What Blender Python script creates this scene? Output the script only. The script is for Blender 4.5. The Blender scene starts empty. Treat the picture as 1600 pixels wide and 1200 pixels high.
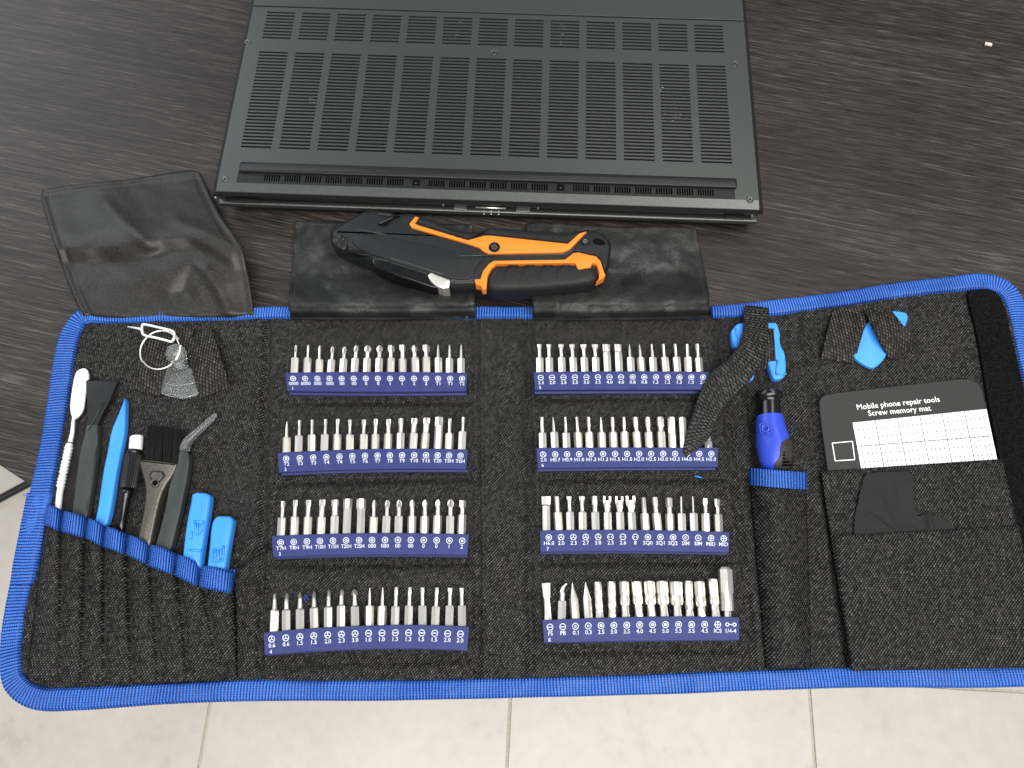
import bpy, bmesh, math, random
from mathutils import Vector, Matrix, noise
random.seed(7)
S = bpy.context.scene
C = S.collection
pi = math.pi
# ---------------------------------------------------------------- camera
TH = math.radians(70.0); DIST = 0.414; F = 1180.0
cd = Vector((0, math.cos(TH), -math.sin(TH)))
cu_ = Vector((0, math.sin(TH), math.cos(TH)))
CP = -DIST * cd
cam_d = bpy.data.cameras.new('camera'); cam = bpy.data.objects.new('camera', cam_d); C.objects.link(cam)
cam.location = CP; cam.rotation_euler = (math.radians(20), 0, 0)
cam_d.sensor_width = 36; cam_d.lens = F / 1600 * 36; cam_d.clip_start = 0.01; cam_d.clip_end = 50
S.camera = cam
# ---------------------------------------------------------------- light
w = bpy.data.worlds.new('World'); S.world = w; w.use_nodes = True
bg = w.node_tree.nodes['Background']; bg.inputs[0].default_value = (0.80, 0.90, 1.0, 1); bg.inputs[1].default_value = 0.26
S.view_settings.view_transform = 'Standard'; S.view_settings.look = 'None'
S.view_settings.exposure = 0.0; S.view_settings.gamma = 1; S.view_settings.use_curve_mapping = False
def area(name, loc, target, sx, sy, power, col):
    l = bpy.data.lights.new(name, 'AREA'); l.shape = 'RECTANGLE'; l.size = sx; l.size_y = sy
    l.energy = power; l.color = col
    o = bpy.data.objects.new(name, l); C.objects.link(o); o.location = loc
    o.rotation_euler = (Vector(target) - Vector(loc)).to_track_quat('-Z', 'Y').to_euler()
    return o
area('ceiling_panel', (0.35, -0.75, 2.1), (0.1, 0, 0), 2.4, 1.7, 105, (1, 0.97, 0.93))
area('ceiling_strip', (0.9, 1.0, 2.2), (0, 0, 0), 1.5, 0.35, 12, (1, 0.95, 0.90))
area('window_light', (-2.3, 1.9, 1.9), (-0.2, 0.1, 0), 2.2, 1.8, 48, (0.90, 0.96, 1.0))

# ---------------------------------------------------------------- helpers
def P(px, py, z=0.0):
    r = cd * F + Vector((1, 0, 0)) * (px - 800) + cu_ * (600 - py)
    t = (z - CP.z) / r.z
    return CP + r * t
def lerp(a, b, t): return a + (b - a) * t
def tag(o, label=None, cat=None, group=None, kind=None):
    if label: o['label'] = label
    if cat: o['category'] = cat
    if group: o['group'] = group
    if kind: o['kind'] = kind
    return o
def empty(name, loc, label, cat, group=None):
    o = bpy.data.objects.new(name, None); C.objects.link(o); o.location = Vector(loc)
    o.empty_display_size = 0.01
    return tag(o, label, cat, group)
def sort_world(o):
    v = Vector((0, 0, 0))
    while o: v = v + o.location; o = o.parent
    return v
def link(name, verts, faces, mat, parent=None, smooth=False, uvs=None, loc=None, fix=True):
    off = sort_world(parent) if parent else Vector((0, 0, 0))
    base = Vector(loc) if loc is not None else Vector((0, 0, 0))
    me = bpy.data.meshes.new(name)
    me.from_pydata([tuple(Vector(v) - off - base) for v in verts], [], faces)
    if uvs:
        ul = me.uv_layers.new(name='UVMap')
        for lp in me.loops: ul.data[lp.index].uv = uvs[lp.vertex_index]
    if fix:
        bm = bmesh.new(); bm.from_mesh(me); bmesh.ops.recalc_face_normals(bm, faces=bm.faces); bm.to_mesh(me); bm.free()
    for p in me.polygons: p.use_smooth = smooth
    o = bpy.data.objects.new(name, me); C.objects.link(o)
    o.location = base
    if mat: me.materials.append(mat)
    if parent: o.parent = parent
    return o
def solid(o, t, off=-1):
    m = o.modifiers.new('s', 'SOLIDIFY'); m.thickness = t; m.offset = off; return o
def bev(o, wd, seg=2, ang=35):
    m = o.modifiers.new('b', 'BEVEL'); m.width = wd; m.segments = seg; m.limit_method = 'ANGLE'; m.angle_limit = math.radians(ang); return o
class MB:
    def __init__(s): s.v = []; s.f = []
    def add(s, v, f):
        n = len(s.v); s.v += [Vector(a) for a in v]; s.f += [[i + n for i in q] for q in f]
    def quad(s, a, b, c, d): s.add([a, b, c, d], [[0, 1, 2, 3]])
    def box(s, o, ex, ey, ez):
        o, ex, ey, ez = map(Vector, (o, ex, ey, ez))
        v = [o + ex * i + ey * j + ez * k for k in (0, 1) for j in (0, 1) for i in (0, 1)]
        s.add(v, [[0, 2, 3, 1], [4, 5, 7, 6], [0, 1, 5, 4], [2, 6, 7, 3], [0, 4, 6, 2], [1, 3, 7, 5]])
    def tube(s, pts, r, n=8, closed=False, caps=True):
        pts = [Vector(p) for p in pts]; m = len(pts)
        rs = r if isinstance(r, (list, tuple)) else [r] * m
        rings = []; up = Vector((0, 0, 1))
        for i, p in enumerate(pts):
            if closed: t = pts[(i + 1) % m] - pts[i - 1]
            else: t = pts[min(i + 1, m - 1)] - pts[max(i - 1, 0)]
            t.normalize()
            a = up.cross(t)
            if a.length < 1e-4: a = Vector((1, 0, 0))
            a.normalize(); b = t.cross(a)
            rings.append([p + (a * math.cos(2 * pi * k / n) + b * math.sin(2 * pi * k / n)) * rs[i] for k in range(n)])
        v = [q for rg in rings for q in rg]; f = []
        for i in range(m if closed else m - 1):
            j = (i + 1) % m
            for k in range(n): f.append([i * n + k, i * n + (k + 1) % n, j * n + (k + 1) % n, j * n + k])
        if caps and not closed: f.append(list(range(n))[::-1]); f.append([(m - 1) * n + k for k in range(n)])
        s.add(v, f)
    def disc(s, c, r, n=16, r2=0.0, z=0):
        c = Vector(c)
        if r2 <= 0: s.add([c + Vector((math.cos(2 * pi * k / n) * r, math.sin(2 * pi * k / n) * r, 0)) for k in range(n)], [list(range(n))])
        else:
            v = [c + Vector((math.cos(2 * pi * k / n) * q, math.sin(2 * pi * k / n) * q, 0)) for q in (r, r2) for k in range(n)]
            s.add(v, [[k, (k + 1) % n, n + (k + 1) % n, n + k] for k in range(n)])
    def cyl(s, c, r, h, n=16, axis=None):
        s.tube([Vector(c), Vector(c) + (Vector(axis) if axis else Vector((0, 0.0001, h)))], r, n)
    def build(s, name, mat, parent=None, smooth=False, **k): return link(name, s.v, s.f, mat, parent, smooth, **k)
def loft(sections, closed=True, caps=True):
    n = len(sections[0]); v = [Vector(p) for s in sections for p in s]; f = []
    for i in range(len(sections) - 1):
        for k in range(n if closed else n - 1):
            f.append([i * n + k, i * n + (k + 1) % n, (i + 1) * n + (k + 1) % n, (i + 1) * n + k])
    if closed and caps: f.append(list(range(n))[::-1]); f.append([(len(sections) - 1) * n + k for k in range(n)])
    return v, f
def resample(pts, step):
    """smooth (Catmull-Rom) resample; pts are lists of floats"""
    out = []; n = len(pts)
    for i in range(n - 1):
        p0 = pts[max(i - 1, 0)]; p1 = pts[i]; p2 = pts[i + 1]; p3 = pts[min(i + 2, n - 1)]
        L = math.dist(p1[:2], p2[:2]); k = max(1, int(math.ceil(L / step)))
        for j in range(k):
            t = j / k
            out.append([0.5 * ((2 * b) + (-a + c) * t + (2 * a - 5 * b + 4 * c - d) * t * t + (-a + 3 * b - 3 * c + d) * t ** 3) for a, b, c, d in zip(p0, p1, p2, p3)])
    out.append(list(pts[-1])); return out
def area2(p): return 0.5 * sum(p[i][0] * p[(i + 1) % len(p)][1] - p[(i + 1) % len(p)][0] * p[i][1] for i in range(len(p)))
def inset(poly, d):
    n = len(poly); sg = 1 if area2(poly) > 0 else -1; out = []
    for i in range(n):
        a, b, c = poly[i - 1], poly[i], poly[(i + 1) % n]
        e1 = Vector((b[0] - a[0], b[1] - a[1])); e2 = Vector((c[0] - b[0], c[1] - b[1]))
        if e1.length < 1e-9: e1 = e2
        if e2.length < 1e-9: e2 = e1
        e1.normalize(); e2.normalize()
        n1 = Vector((-e1.y, e1.x)) * sg; n2 = Vector((-e2.y, e2.x)) * sg
        m = n1 + n2
        if m.length < 1e-6: m = n1
        m.normalize(); k = max(0.45, m.dot(n1))
        out.append((b[0] + m.x * d / k, b[1] + m.y * d / k))
    return out
def reach(poly):
    """distance from each outline point straight inwards to the far side"""
    n = len(poly); q = inset(poly, 1e-5); out = []
    for i in range(n):
        ox, oy = poly[i]; dx, dy = q[i][0] - ox, q[i][1] - oy; L = math.hypot(dx, dy) or 1; dx /= L; dy /= L; best = 1.0
        for j in range(n):
            if j in (i, (i - 1) % n, i - 1): continue
            ax, ay = poly[j]; bx, by = poly[(j + 1) % n]; ex, ey = bx - ax, by - ay
            den = dx * ey - dy * ex
            if abs(den) < 1e-12: continue
            t = ((ax - ox) * ey - (ay - oy) * ex) / den; u = ((ax - ox) * dy - (ay - oy) * dx) / den
            if t > 1e-6 and -1e-6 <= u <= 1 + 1e-6: best = min(best, t)
        out.append(best)
    m = [min(out[i - 1], out[i], out[(i + 1) % n]) for i in range(n)]
    return m
def inset_lim(poly, d, rc):
    q = inset(poly, d); out = []
    for a, b, r in zip(poly, q, rc):
        L = math.dist(a, b) or 1e-9; k = min(1, r * .42 / L); out.append((a[0] + (b[0] - a[0]) * k, a[1] + (b[1] - a[1]) * k))
    return out
def chaikin(poly, it=2, closed=True):
    for _ in range(it):
        q = []
        n = len(poly)
        for i in range(n if closed else n - 1):
            a, b = poly[i], poly[(i + 1) % n]
            q += [tuple(x * .75 + y * .25 for x, y in zip(a, b)), tuple(x * .25 + y * .75 for x, y in zip(a, b))]
        poly = q
    return poly
def pill(poly, z0, z1, r, steps=3, zf=None):
    """a solid from a plan outline (world xy) with rounded upper edge"""
    rc = reach(poly)
    secs = [[(x, y, z0) for x, y in poly], [(x, y, z1 - r) for x, y in poly]]
    for i in range(1, steps + 1):
        a = pi / 2 * i / steps
        q = inset_lim(poly, r * (1 - math.cos(a)), rc)
        secs.append([(x, y, z1 - r + r * math.sin(a)) for x, y in q])
    if zf: secs = [[(x, y, z + zf(x, y)) for x, y, z in s] for s in secs]
    return loft(secs)
def ppoly(pts, z, ox=0, oy=0, k=1.0, it=0):
    q = [P(ox + x / k, oy + y / k, z) for x, y in pts]
    q = [(a.x, a.y) for a in q]
    return chaikin(q, it) if it else q
def pillobj(name, pts, z, z0, z1, r, mat, parent=None, ox=0, oy=0, k=1.0, it=1, steps=3, smooth=True, **kw):
    v, f = pill(ppoly(pts, z, ox, oy, k, it), z0, z1, r, steps)
    o = link(name, v, f, mat, parent, smooth, **kw)
    return wn(o)
def wn(o, ang=40):
    me = o.data
    try: me.set_sharp_from_angle(angle=math.radians(ang))
    except Exception: pass
    return o
_tc = {}
def text2d(s, bold=0.0):
    """flat text outline filled: verts (x,y) at size 1, width, faces"""
    key = (s, bold)
    if key in _tc: return _tc[key]
    cu = bpy.data.curves.new('t', 'FONT'); cu.body = s; cu.size = 1; cu.offset = bold; cu.resolution_u = 2
    o = bpy.data.objects.new('t', cu); C.objects.link(o)
    dg = bpy.context.evaluated_depsgraph_get(); me = o.evaluated_get(dg).to_mesh()
    v = [(p.co.x, p.co.y) for p in me.vertices]; f = [list(p.vertices) for p in me.polygons]
    o.evaluated_get(dg).to_mesh_clear(); C.objects.unlink(o); bpy.data.objects.remove(o); bpy.data.curves.remove(cu)
    _tc[key] = (v, f); return _tc[key]
def put_text(mb, s, mp, cx, cy, h, bold=0.02, align='c', wd=None):
    """mp maps plan (a,b) local coordinates -> Vector"""
    v, f = text2d(s, bold)
    if not v: return
    x0 = min(p[0] for p in v); x1 = max(p[0] for p in v); y1 = 0.7
    k = h / y1; kx = k if not wd else wd / (x1 - x0)
    ox = cx - (x0 + x1) / 2 * kx if align == 'c' else cx - x0 * kx
    mb.add([mp(ox + p[0] * kx, cy - h / 2 + p[1] * k) for p in v], f)
# ---------------------------------------------------------------- materials
def new_mat(name):
    m = bpy.data.materials.new(name); m.use_nodes = True; return m, m.node_tree, m.node_tree.nodes['Principled BSDF']
def node(nt, t, **k):
    n = nt.nodes.new(t)
    for a, b in k.items(): setattr(n, a, b)
    return n
def mth(nt, op, a, b=None, c=None):
    n = nt.nodes.new('ShaderNodeMath'); n.operation = op
    for i, x in enumerate((a, b, c)):
        if x is None: continue
        if hasattr(x, 'links') or hasattr(x, 'is_linked'): nt.links.new(x, n.inputs[i])
        else: n.inputs[i].default_value = x
    return n.outputs[0]
def mixc(nt, fac, a, b):
    n = nt.nodes.new('ShaderNodeMix'); n.data_type = 'RGBA'
    for s, x in ((n.inputs[0], fac), (n.inputs[6], a), (n.inputs[7], b)):
        if hasattr(x, 'is_linked'): nt.links.new(x, s)
        else: s.default_value = x if not isinstance(x, tuple) else (*x[:3], 1)
    return n.outputs[2]
def ramp(nt, fac, stops):
    n = nt.nodes.new('ShaderNodeValToRGB'); e = n.color_ramp.elements
    while len(e) < len(stops): e.new(0.5)
    for q, (p, c) in zip(e, stops): q.position = p; q.color = (*c, 1) if isinstance(c, tuple) else (c, c, c, 1)
    nt.links.new(fac, n.inputs[0]); return n.outputs[0]
def coords(nt, kind='Object', scale=(1, 1, 1), rot=(0, 0, 0)):
    tc = nt.nodes.new('ShaderNodeTexCoord'); mp = nt.nodes.new('ShaderNodeMapping')
    mp.inputs['Scale'].default_value = scale; mp.inputs['Rotation'].default_value = rot
    nt.links.new(tc.outputs[kind], mp.inputs[0]); return mp.outputs[0]
def noise_(nt, vec, scale, det=3, rough=.5):
    n = nt.nodes.new('ShaderNodeTexNoise'); n.inputs['Scale'].default_value = scale; n.inputs['Detail'].default_value = det; n.inputs['Roughness'].default_value = rough
    nt.links.new(vec, n.inputs['Vector']); return n.outputs['Fac']
def bump(nt, b, h, strength, dist):
    n = nt.nodes.new('ShaderNodeBump'); n.inputs['Strength'].default_value = strength; n.inputs['Distance'].default_value = dist
    nt.links.new(h, n.inputs['Height']); nt.links.new(n.outputs[0], b.inputs['Normal']); return n
def plain(name, col, rough=.5, metal=0., nscale=300, var=.15, bmp=0.0, bs=1500, coat=0., spec=.5, **k):
    m, nt, b = new_mat(name)
    v = coords(nt); nz = noise_(nt, v, nscale)
    lo = tuple(c * (1 - var) for c in col); hi = tuple(min(1, c * (1 + var)) for c in col)
    nt.links.new(ramp(nt, nz, [(.3, lo), (.7, hi)]), b.inputs['Base Color'])
    r2 = mth(nt, 'MULTIPLY_ADD', noise_(nt, v, nscale * .37), .25 * rough, rough * .875)
    nt.links.new(r2, b.inputs['Roughness'])
    b.inputs['Metallic'].default_value = metal; b.inputs['Specular IOR Level'].default_value = spec
    if coat: b.inputs['Coat Weight'].default_value = coat; b.inputs['Coat Roughness'].default_value = .15
    if bmp: bump(nt, b, noise_(nt, v, bs, 2), bmp, .0003)
    return m
def weave(name, dark, light, per=.00125, rot=45, amt=1.0, rough=.62, spec=.35, sheen=0., pw=1.0, bm=.5, wob=.0008, big=.35):
    m, nt, b = new_mat(name)
    v = coords(nt, 'Object', rot=(0, 0, math.radians(rot)))
    # slight wobble of the threads
    wn_ = nt.nodes.new('ShaderNodeTexNoise'); wn_.inputs['Scale'].default_value = 28; wn_.inputs['Detail'].default_value = 2
    nt.links.new(v, wn_.inputs['Vector'])
    vm = nt.nodes.new('ShaderNodeVectorMath'); vm.operation = 'MULTIPLY_ADD'
    nt.links.new(wn_.outputs['Color'], vm.inputs[0]); vm.inputs[1].default_value = (wob * 6,) * 3; nt.links.new(v, vm.inputs[2])
    sp = nt.nodes.new('ShaderNodeSeparateXYZ'); nt.links.new(vm.outputs[0], sp.inputs[0])
    k = 2 * pi / per
    a = mth(nt, 'MULTIPLY', sp.outputs[0], k); c = mth(nt, 'MULTIPLY', sp.outputs[1], k * .8)
    sa = mth(nt, 'MULTIPLY_ADD', mth(nt, 'SINE', a), .5, .5)
    row = mth(nt, 'FLOOR', mth(nt, 'DIVIDE', a, 2 * pi))
    c2 = mth(nt, 'ADD', c, mth(nt, 'MULTIPLY', row, 2.1))
    sb = mth(nt, 'MULTIPLY_ADD', mth(nt, 'SINE', c2), .5, .5)
    col_ = mth(nt, 'FLOOR', mth(nt, 'DIVIDE', c2, 2 * pi))
    cx = nt.nodes.new('ShaderNodeCombineXYZ'); nt.links.new(row, cx.inputs[0]); nt.links.new(col_, cx.inputs[1])
    wh = nt.nodes.new('ShaderNodeTexWhiteNoise'); wh.noise_dimensions = '2D'; nt.links.new(cx.outputs[0], wh.inputs['Vector'])
    dots = mth(nt, 'MULTIPLY', sa, mth(nt, 'MULTIPLY_ADD', sb, .75, .25))
    spk = mth(nt, 'GREATER_THAN', wh.outputs['Value'], .972)
    rnd = mth(nt, 'ADD', mth(nt, 'MULTIPLY', wh.outputs['Value'], .62), mth(nt, 'MULTIPLY', spk, .35))
    f = mth(nt, 'MULTIPLY', dots, mth(nt, 'ADD', rnd, .16))
    bigv = mth(nt, 'MULTIPLY_ADD', noise_(nt, v, 14, 3), big * 2, 1 - big)
    f = mth(nt, 'MULTIPLY', f, bigv)
    f = mth(nt, 'MINIMUM', mth(nt, 'MULTIPLY', f, amt), 1.0)
    nt.links.new(mixc(nt, f, dark, light), b.inputs['Base Color'])
    b.inputs['Roughness'].default_value = rough; b.inputs['Specular IOR Level'].default_value = spec
    if sheen: b.inputs['Sheen Weight'].default_value = sheen
    bump(nt, b, dots, bm, .0004)
    return m
def ribbed(name, dark, light, per=.0015, rough=.5, cross=.0011, amt=1., spec=.4):
    """webbing: UV.x along the tape in metres, UV.y across in metres"""
    m, nt, b = new_mat(name)
    v = coords(nt, 'UV'); sp = nt.nodes.new('ShaderNodeSeparateXYZ'); nt.links.new(v, sp.inputs[0])
    nz = noise_(nt, v, 90, 2)
    u = mth(nt, 'MULTIPLY_ADD', nz, .0012, sp.outputs[0])
    sa = mth(nt, 'MULTIPLY_ADD', mth(nt, 'SINE', mth(nt, 'MULTIPLY', u, 2 * pi / per)), .5, .5)
    sb = mth(nt, 'MULTIPLY_ADD', mth(nt, 'SINE', mth(nt, 'MULTIPLY', sp.outputs[1], 2 * pi / cross)), .5, .5)
    f = mth(nt, 'MULTIPLY', sa, mth(nt, 'MULTIPLY_ADD', sb, .45, .55))
    f2 = mth(nt, 'MULTIPLY', f, mth(nt, 'MULTIPLY_ADD', noise_(nt, v, 900, 2), 1.2, .4))
    f2 = mth(nt, 'MINIMUM', mth(nt, 'MULTIPLY', f2, amt), 1.0)
    nt.links.new(mixc(nt, f2, dark, light), b.inputs['Base Color'])
    b.inputs['Roughness'].default_value = rough; b.inputs['Specular IOR Level'].default_value = spec
    bump(nt, b, f, .8, .0004)
    return m
M = {}
M['fabric'] = weave('black_oxford_cloth', (.0015, .0015, .0015), (.118, .115, .110), amt=1.15, spec=.08, per=.00112, big=.22)
M['fabric_pocket'] = weave('black_pocket_cloth', (.0015, .0015, .0017), (.118, .115, .110), amt=1.15, rot=40, spec=.08, per=.00112, big=.22)
M['fabric_lining'] = plain('black_lining', (.012, .012, .012), .7, nscale=900, var=.3)
M['elastic'] = weave('black_elastic', (.003, .003, .003), (.13, .12, .105), per=.0016, rot=0, amt=1.0, spec=.15)
M['velcro'] = plain('black_velcro', (.004, .004, .004), .95, nscale=700, var=.8, bmp=1., bs=900, spec=.1)
M['blue_web'] = ribbed('blue_webbing', (.001, .009, .10), (.045, .175, .62), amt=1.25, spec=.25)
M['black_web'] = ribbed('black_webbing', (.0015, .0015, .0015), (.045, .045, .042), per=.0019, cross=.0026, amt=1.0, rough=.5)
M['metal'] = plain('bright_steel', (.93, .895, .82), .34, .86, nscale=60, var=.06)
M['metal_white'] = plain('satin_steel', (.86, .90, .88), .38, .35, nscale=160, var=.05)
M['metal_blade'] = plain('blade_steel', (.74, .74, .70), .36, 1., nscale=400, var=.08)
M['hold'] = plain('blue_rubber_strip', (.027, .036, .135), .48, 0, nscale=220, var=.10, bmp=.25, bs=2500, spec=0.2)
M['print'] = plain('white_print', (.55, .58, .66), .6, var=.2, nscale=900)
M['bplastic'] = plain('blue_plastic', (.045, .27, .80), .34, nscale=90, var=.07, spec=0.35)
M['blackp'] = plain('black_plastic', (.012, .012, .012), .36, nscale=300, var=.2, bmp=.25, spec=0.3)
M['blackgrey'] = plain('dark_grey_plastic', (.013, .014, .015), .42, nscale=200, var=.12, bmp=.2, bs=3000, spec=0.22)
M['greyp'] = plain('charcoal_coated_steel', (.035, .042, .040), .36, nscale=200, var=.1, spec=0.3)
M['pewter'] = plain('pewter_plastic', (.105, .095, .08), .30, .6, nscale=1500, var=.35, bmp=.4, bs=2500)
M['rubber'] = plain('black_rubber', (.014, .014, .014), .55, nscale=500, var=.2, bmp=.3, spec=0.22)
M['orange'] = plain('orange_plastic', (.76, .20, .018), .42, nscale=60, var=.05, spec=0.35)
M['lap'] = plain('laptop_grey_metal', (.060, .065, .063), .36, .5, nscale=2600, var=.05)
M['lap_dark'] = plain('laptop_dark_plastic', (.012, .0125, .0125), .40, nscale=600, var=.1, spec=0.25)
M['lap_edge'] = plain('laptop_edge_metal', (.13, .135, .13), .34, .8, nscale=600, var=.06)  # lightened to carry the painted highlight of the front lip
M['lap_black'] = plain('laptop_black_gloss', (.004, .004, .0045), .2, nscale=100, var=.1)
M['void'] = plain('vent_dark', (.002, .002, .002), .9, nscale=100, var=.1, spec=.1)
M['card'] = plain('card_grey', (.030, .032, .031), .42, nscale=2500, var=.12, spec=0.15)
M['paper'] = plain('white_card', (.80, .80, .80), .5, nscale=60, var=.02)
M['ink'] = plain('grey_ink', (.10, .10, .10), .7)
M['grip'] = plain('dark_brown_rubber', (.030, .026, .023), .5, nscale=500, var=.2, bmp=.3, spec=.25)
M['white'] = plain('white_plastic', (.80, .80, .80), .35, var=.03)
M['cloth'] = plain('black_soft_cloth', (.022, .022, .022), .8, nscale=2500, var=.3, bmp=.3, bs=1800, spec=0.08)
M['thread'] = plain('dark_thread', (.04, .04, .038), .7, nscale=900, var=.4)
M['driver'] = plain('royal_blue_plastic', (.028, .062, .48), .34, nscale=60, var=.05, spec=0.35)
M['bristle'] = plain('black_bristle', (.010, .010, .010), .4, nscale=900, var=.3, spec=0.25)
M['cable'] = plain('black_cable', (.01, .01, .009), .5)
def satin(name, dark, light, rough=.38, wr=60, amt=.4, patch=0):
    m, nt, b = new_mat(name); v = coords(nt)
    fine = noise_(nt, v, 1900, 2); mid = noise_(nt, v, wr, 4, .55)
    cmix = mixc(nt, ramp(nt, fine, [(.35, 0.), (.68, 1.)]), dark, light); rg = mth(nt, 'MULTIPLY_ADD', fine, .2, rough - .1)
    if patch:   # shading of the crumpled cloth painted in as darker, duller patches
        pm = ramp(nt, noise_(nt, coords(nt, 'Object', (1, .55, 1), (0, 0, .6)), 46, 2, .4), [(.47, 0.), (.53, 1.)])
        cmix = mixc(nt, pm, cmix, tuple(c * .22 for c in light)); rg = mth(nt, 'ADD', rg, mth(nt, 'MULTIPLY', pm, .16))
    nt.links.new(cmix, b.inputs['Base Color']); nt.links.new(rg, b.inputs['Roughness'])
    b.inputs['Specular IOR Level'].default_value = .34
    h = mth(nt, 'MULTIPLY_ADD', mid, 3.0, mth(nt, 'MULTIPLY', fine, .35))
    bump(nt, b, h, amt, .0012)
    return m
M['satin'] = satin('black_satin_nylon', (.001, .001, .001), (.034, .031, .028), rough=.42, wr=22, amt=.35)
M['mesh_satin'] = satin('grey_black_nylon', (.003, .003, .003), (.044, .046, .045), rough=.44, wr=60, amt=.6, patch=1)
def clear(name):
    m, nt, b = new_mat(name)
    b.inputs['Base Color'].default_value = (.93, .96, .96, 1); b.inputs['Roughness'].default_value = .08
    b.inputs['Transmission Weight'].default_value = .93; b.inputs['IOR'].default_value = 1.28
    
    return m
M['clear'] = clear('clear_vinyl')
def wood():
    m, nt, b = new_mat('dark_oak_laminate')
    rz = math.radians(13)
    v = coords(nt, 'Object', (1, 1, 1), (0, 0, rz))
    mp = nt.nodes.new('ShaderNodeMapping'); mp.inputs['Scale'].default_value = (3.6, 150, 1); nt.links.new(v, mp.inputs[0])
    g1 = noise_(nt, mp.outputs[0], 2.6, 6, .66)
    mp2 = nt.nodes.new('ShaderNodeMapping'); mp2.inputs['Scale'].default_value = (26, 480, 1); nt.links.new(v, mp2.inputs[0])
    g2 = noise_(nt, mp2.outputs[0], 2.2, 3, .6)
    mp3 = nt.nodes.new('ShaderNodeMapping'); mp3.inputs['Scale'].default_value = (1.3, 7, 1); nt.links.new(v, mp3.inputs[0])
    g3 = noise_(nt, mp3.outputs[0], 2.4, 3, .5)
    s = mth(nt, 'ADD', mth(nt, 'MULTIPLY', g1, .42), mth(nt, 'ADD', mth(nt, 'MULTIPLY', g2, .55), mth(nt, 'MULTIPLY', g3, .22)))
    col = ramp(nt, s, [(.46, (.005, .0033, .0029)), (.57, (.0155, .0117, .0102)), (.65, (.033, .0262, .0232)), (.76, (.088, .073, .065))])
    nt.links.new(col, b.inputs['Base Color'])
    nt.links.new(mth(nt, 'MULTIPLY_ADD', g2, .3, .30), b.inputs['Roughness'])
    b.inputs['Specular IOR Level'].default_value = .32
    bump(nt, b, s, .35, .0008)
    return m
M['wood'] = wood()
def tile():
    m, nt, b = new_mat('cream_floor_tile'); v = coords(nt)
    a = noise_(nt, v, 9, 5, .6); c = noise_(nt, v, 60, 4, .6)
    s = mth(nt, 'ADD', mth(nt, 'MULTIPLY', a, .6), mth(nt, 'MULTIPLY', c, .4))
    nt.links.new(ramp(nt, s, [(.30, (.49, .445, .40)), (.42, (.58, .53, .48)), (.65, (.65, .60, .55))]), b.inputs['Base Color'])
    b.inputs['Roughness'].default_value = .4
    return m
M['tile'] = tile()
M['grout'] = plain('grout', (.50, .46, .38), .8, nscale=200)
# ================================================================ SETTING
FZ = -0.74
def floor():
    mb = MB(); mb.quad((-3, -3, FZ), (3, -3, FZ), (3, 3, FZ), (-3, 3, FZ))
    tag(mb.build('floor_grout', M['grout']), kind='structure')
    a = P(797, 1100, FZ); b = P(792, 1200, FZ); e = (a - b).normalized()
    n = Vector((e.y, -e.x, 0))
    x0 = (P(309, 1150, FZ) - b).dot(n); x1 = (P(1258, 1140, FZ) - b).dot(n)
    T = (x1 - x0) / 2
    mb = MB(); g = .0019
    for i in range(-6, 6):
        for j in range(-6, 7):
            o = b + n * (i * T + g) + e * (j * T + g - .28)
            mb.box(o + Vector((0, 0, .0005)), n * (T - 2 * g), e * (T - 2 * g), (0, 0, .0018))
    o = mb.build('floor', M['tile']); bev(o, .0008, 2); tag(o, kind='structure')
floor()
# table
tb = empty('table', (0, .3, 0), 'dark oak laminate table top with fine wood grain under the laptop and tool case', 'table')
edge = [(-420, 440), (-200, 591), (0, 727), (45, 757), (170, 850), (300, 935), (430, 985), (600, 1010), (900, 1020), (1250, 1015), (1700, 985), (2100, 900)]
ew = [P(x, y, 0) for x, y in edge]; ew = [tuple(q) for q in resample([(a.x, a.y) for a in ew], .01)]
outl = ew + [(1.3, .2), (1.3, 1.5), (-1.3, 1.5), (-1.3, .3)]
outl = [(x, y) for x, y in outl]
v, f = loft([[(x, y, -.0155) for x, y in outl], [(x, y, -.0006) for x, y in outl], [(x, y, 0) for x, y in inset(outl, .0006)]])
link('tabletop', v, f, M['wood'], tb)
for x, y in ((-.9, 1.2), (.9, 1.2), (.9, .25)):
    m_ = MB(); m_.tube([(x, y, FZ + .004), (x, y, -.0155)], .02, 16); m_.build('leg', M['lap_dark'], tb, True)
m_ = MB()
m_.tube([P(-500, 1060, FZ + .008), P(-60, 812, FZ + .008), P(0, 779, FZ + .008), P(34, 761, FZ + .008), P(120, 715, FZ + .008), P(240, 690, FZ + .008), P(520, 640, FZ + .008), P(900, 560, FZ + .008), P(1300, 300, FZ + .008)], .0055, 10)
tag(m_.build('cable', M['cable'], None, True), 'black cable lying on the pale floor tiles left of the tool case', 'cable')
c = P(1538, 71, .0006); m_ = MB(); m_.box(c, (.0042, -.0012, 0), (.0008, .0022, 0), (0, 0, .0009))
tag(m_.build('crumb', plain('cream_chip', (.55, .47, .36), .6)), 'tiny pale crumb on the dark table right of the laptop', 'crumb')

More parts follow.
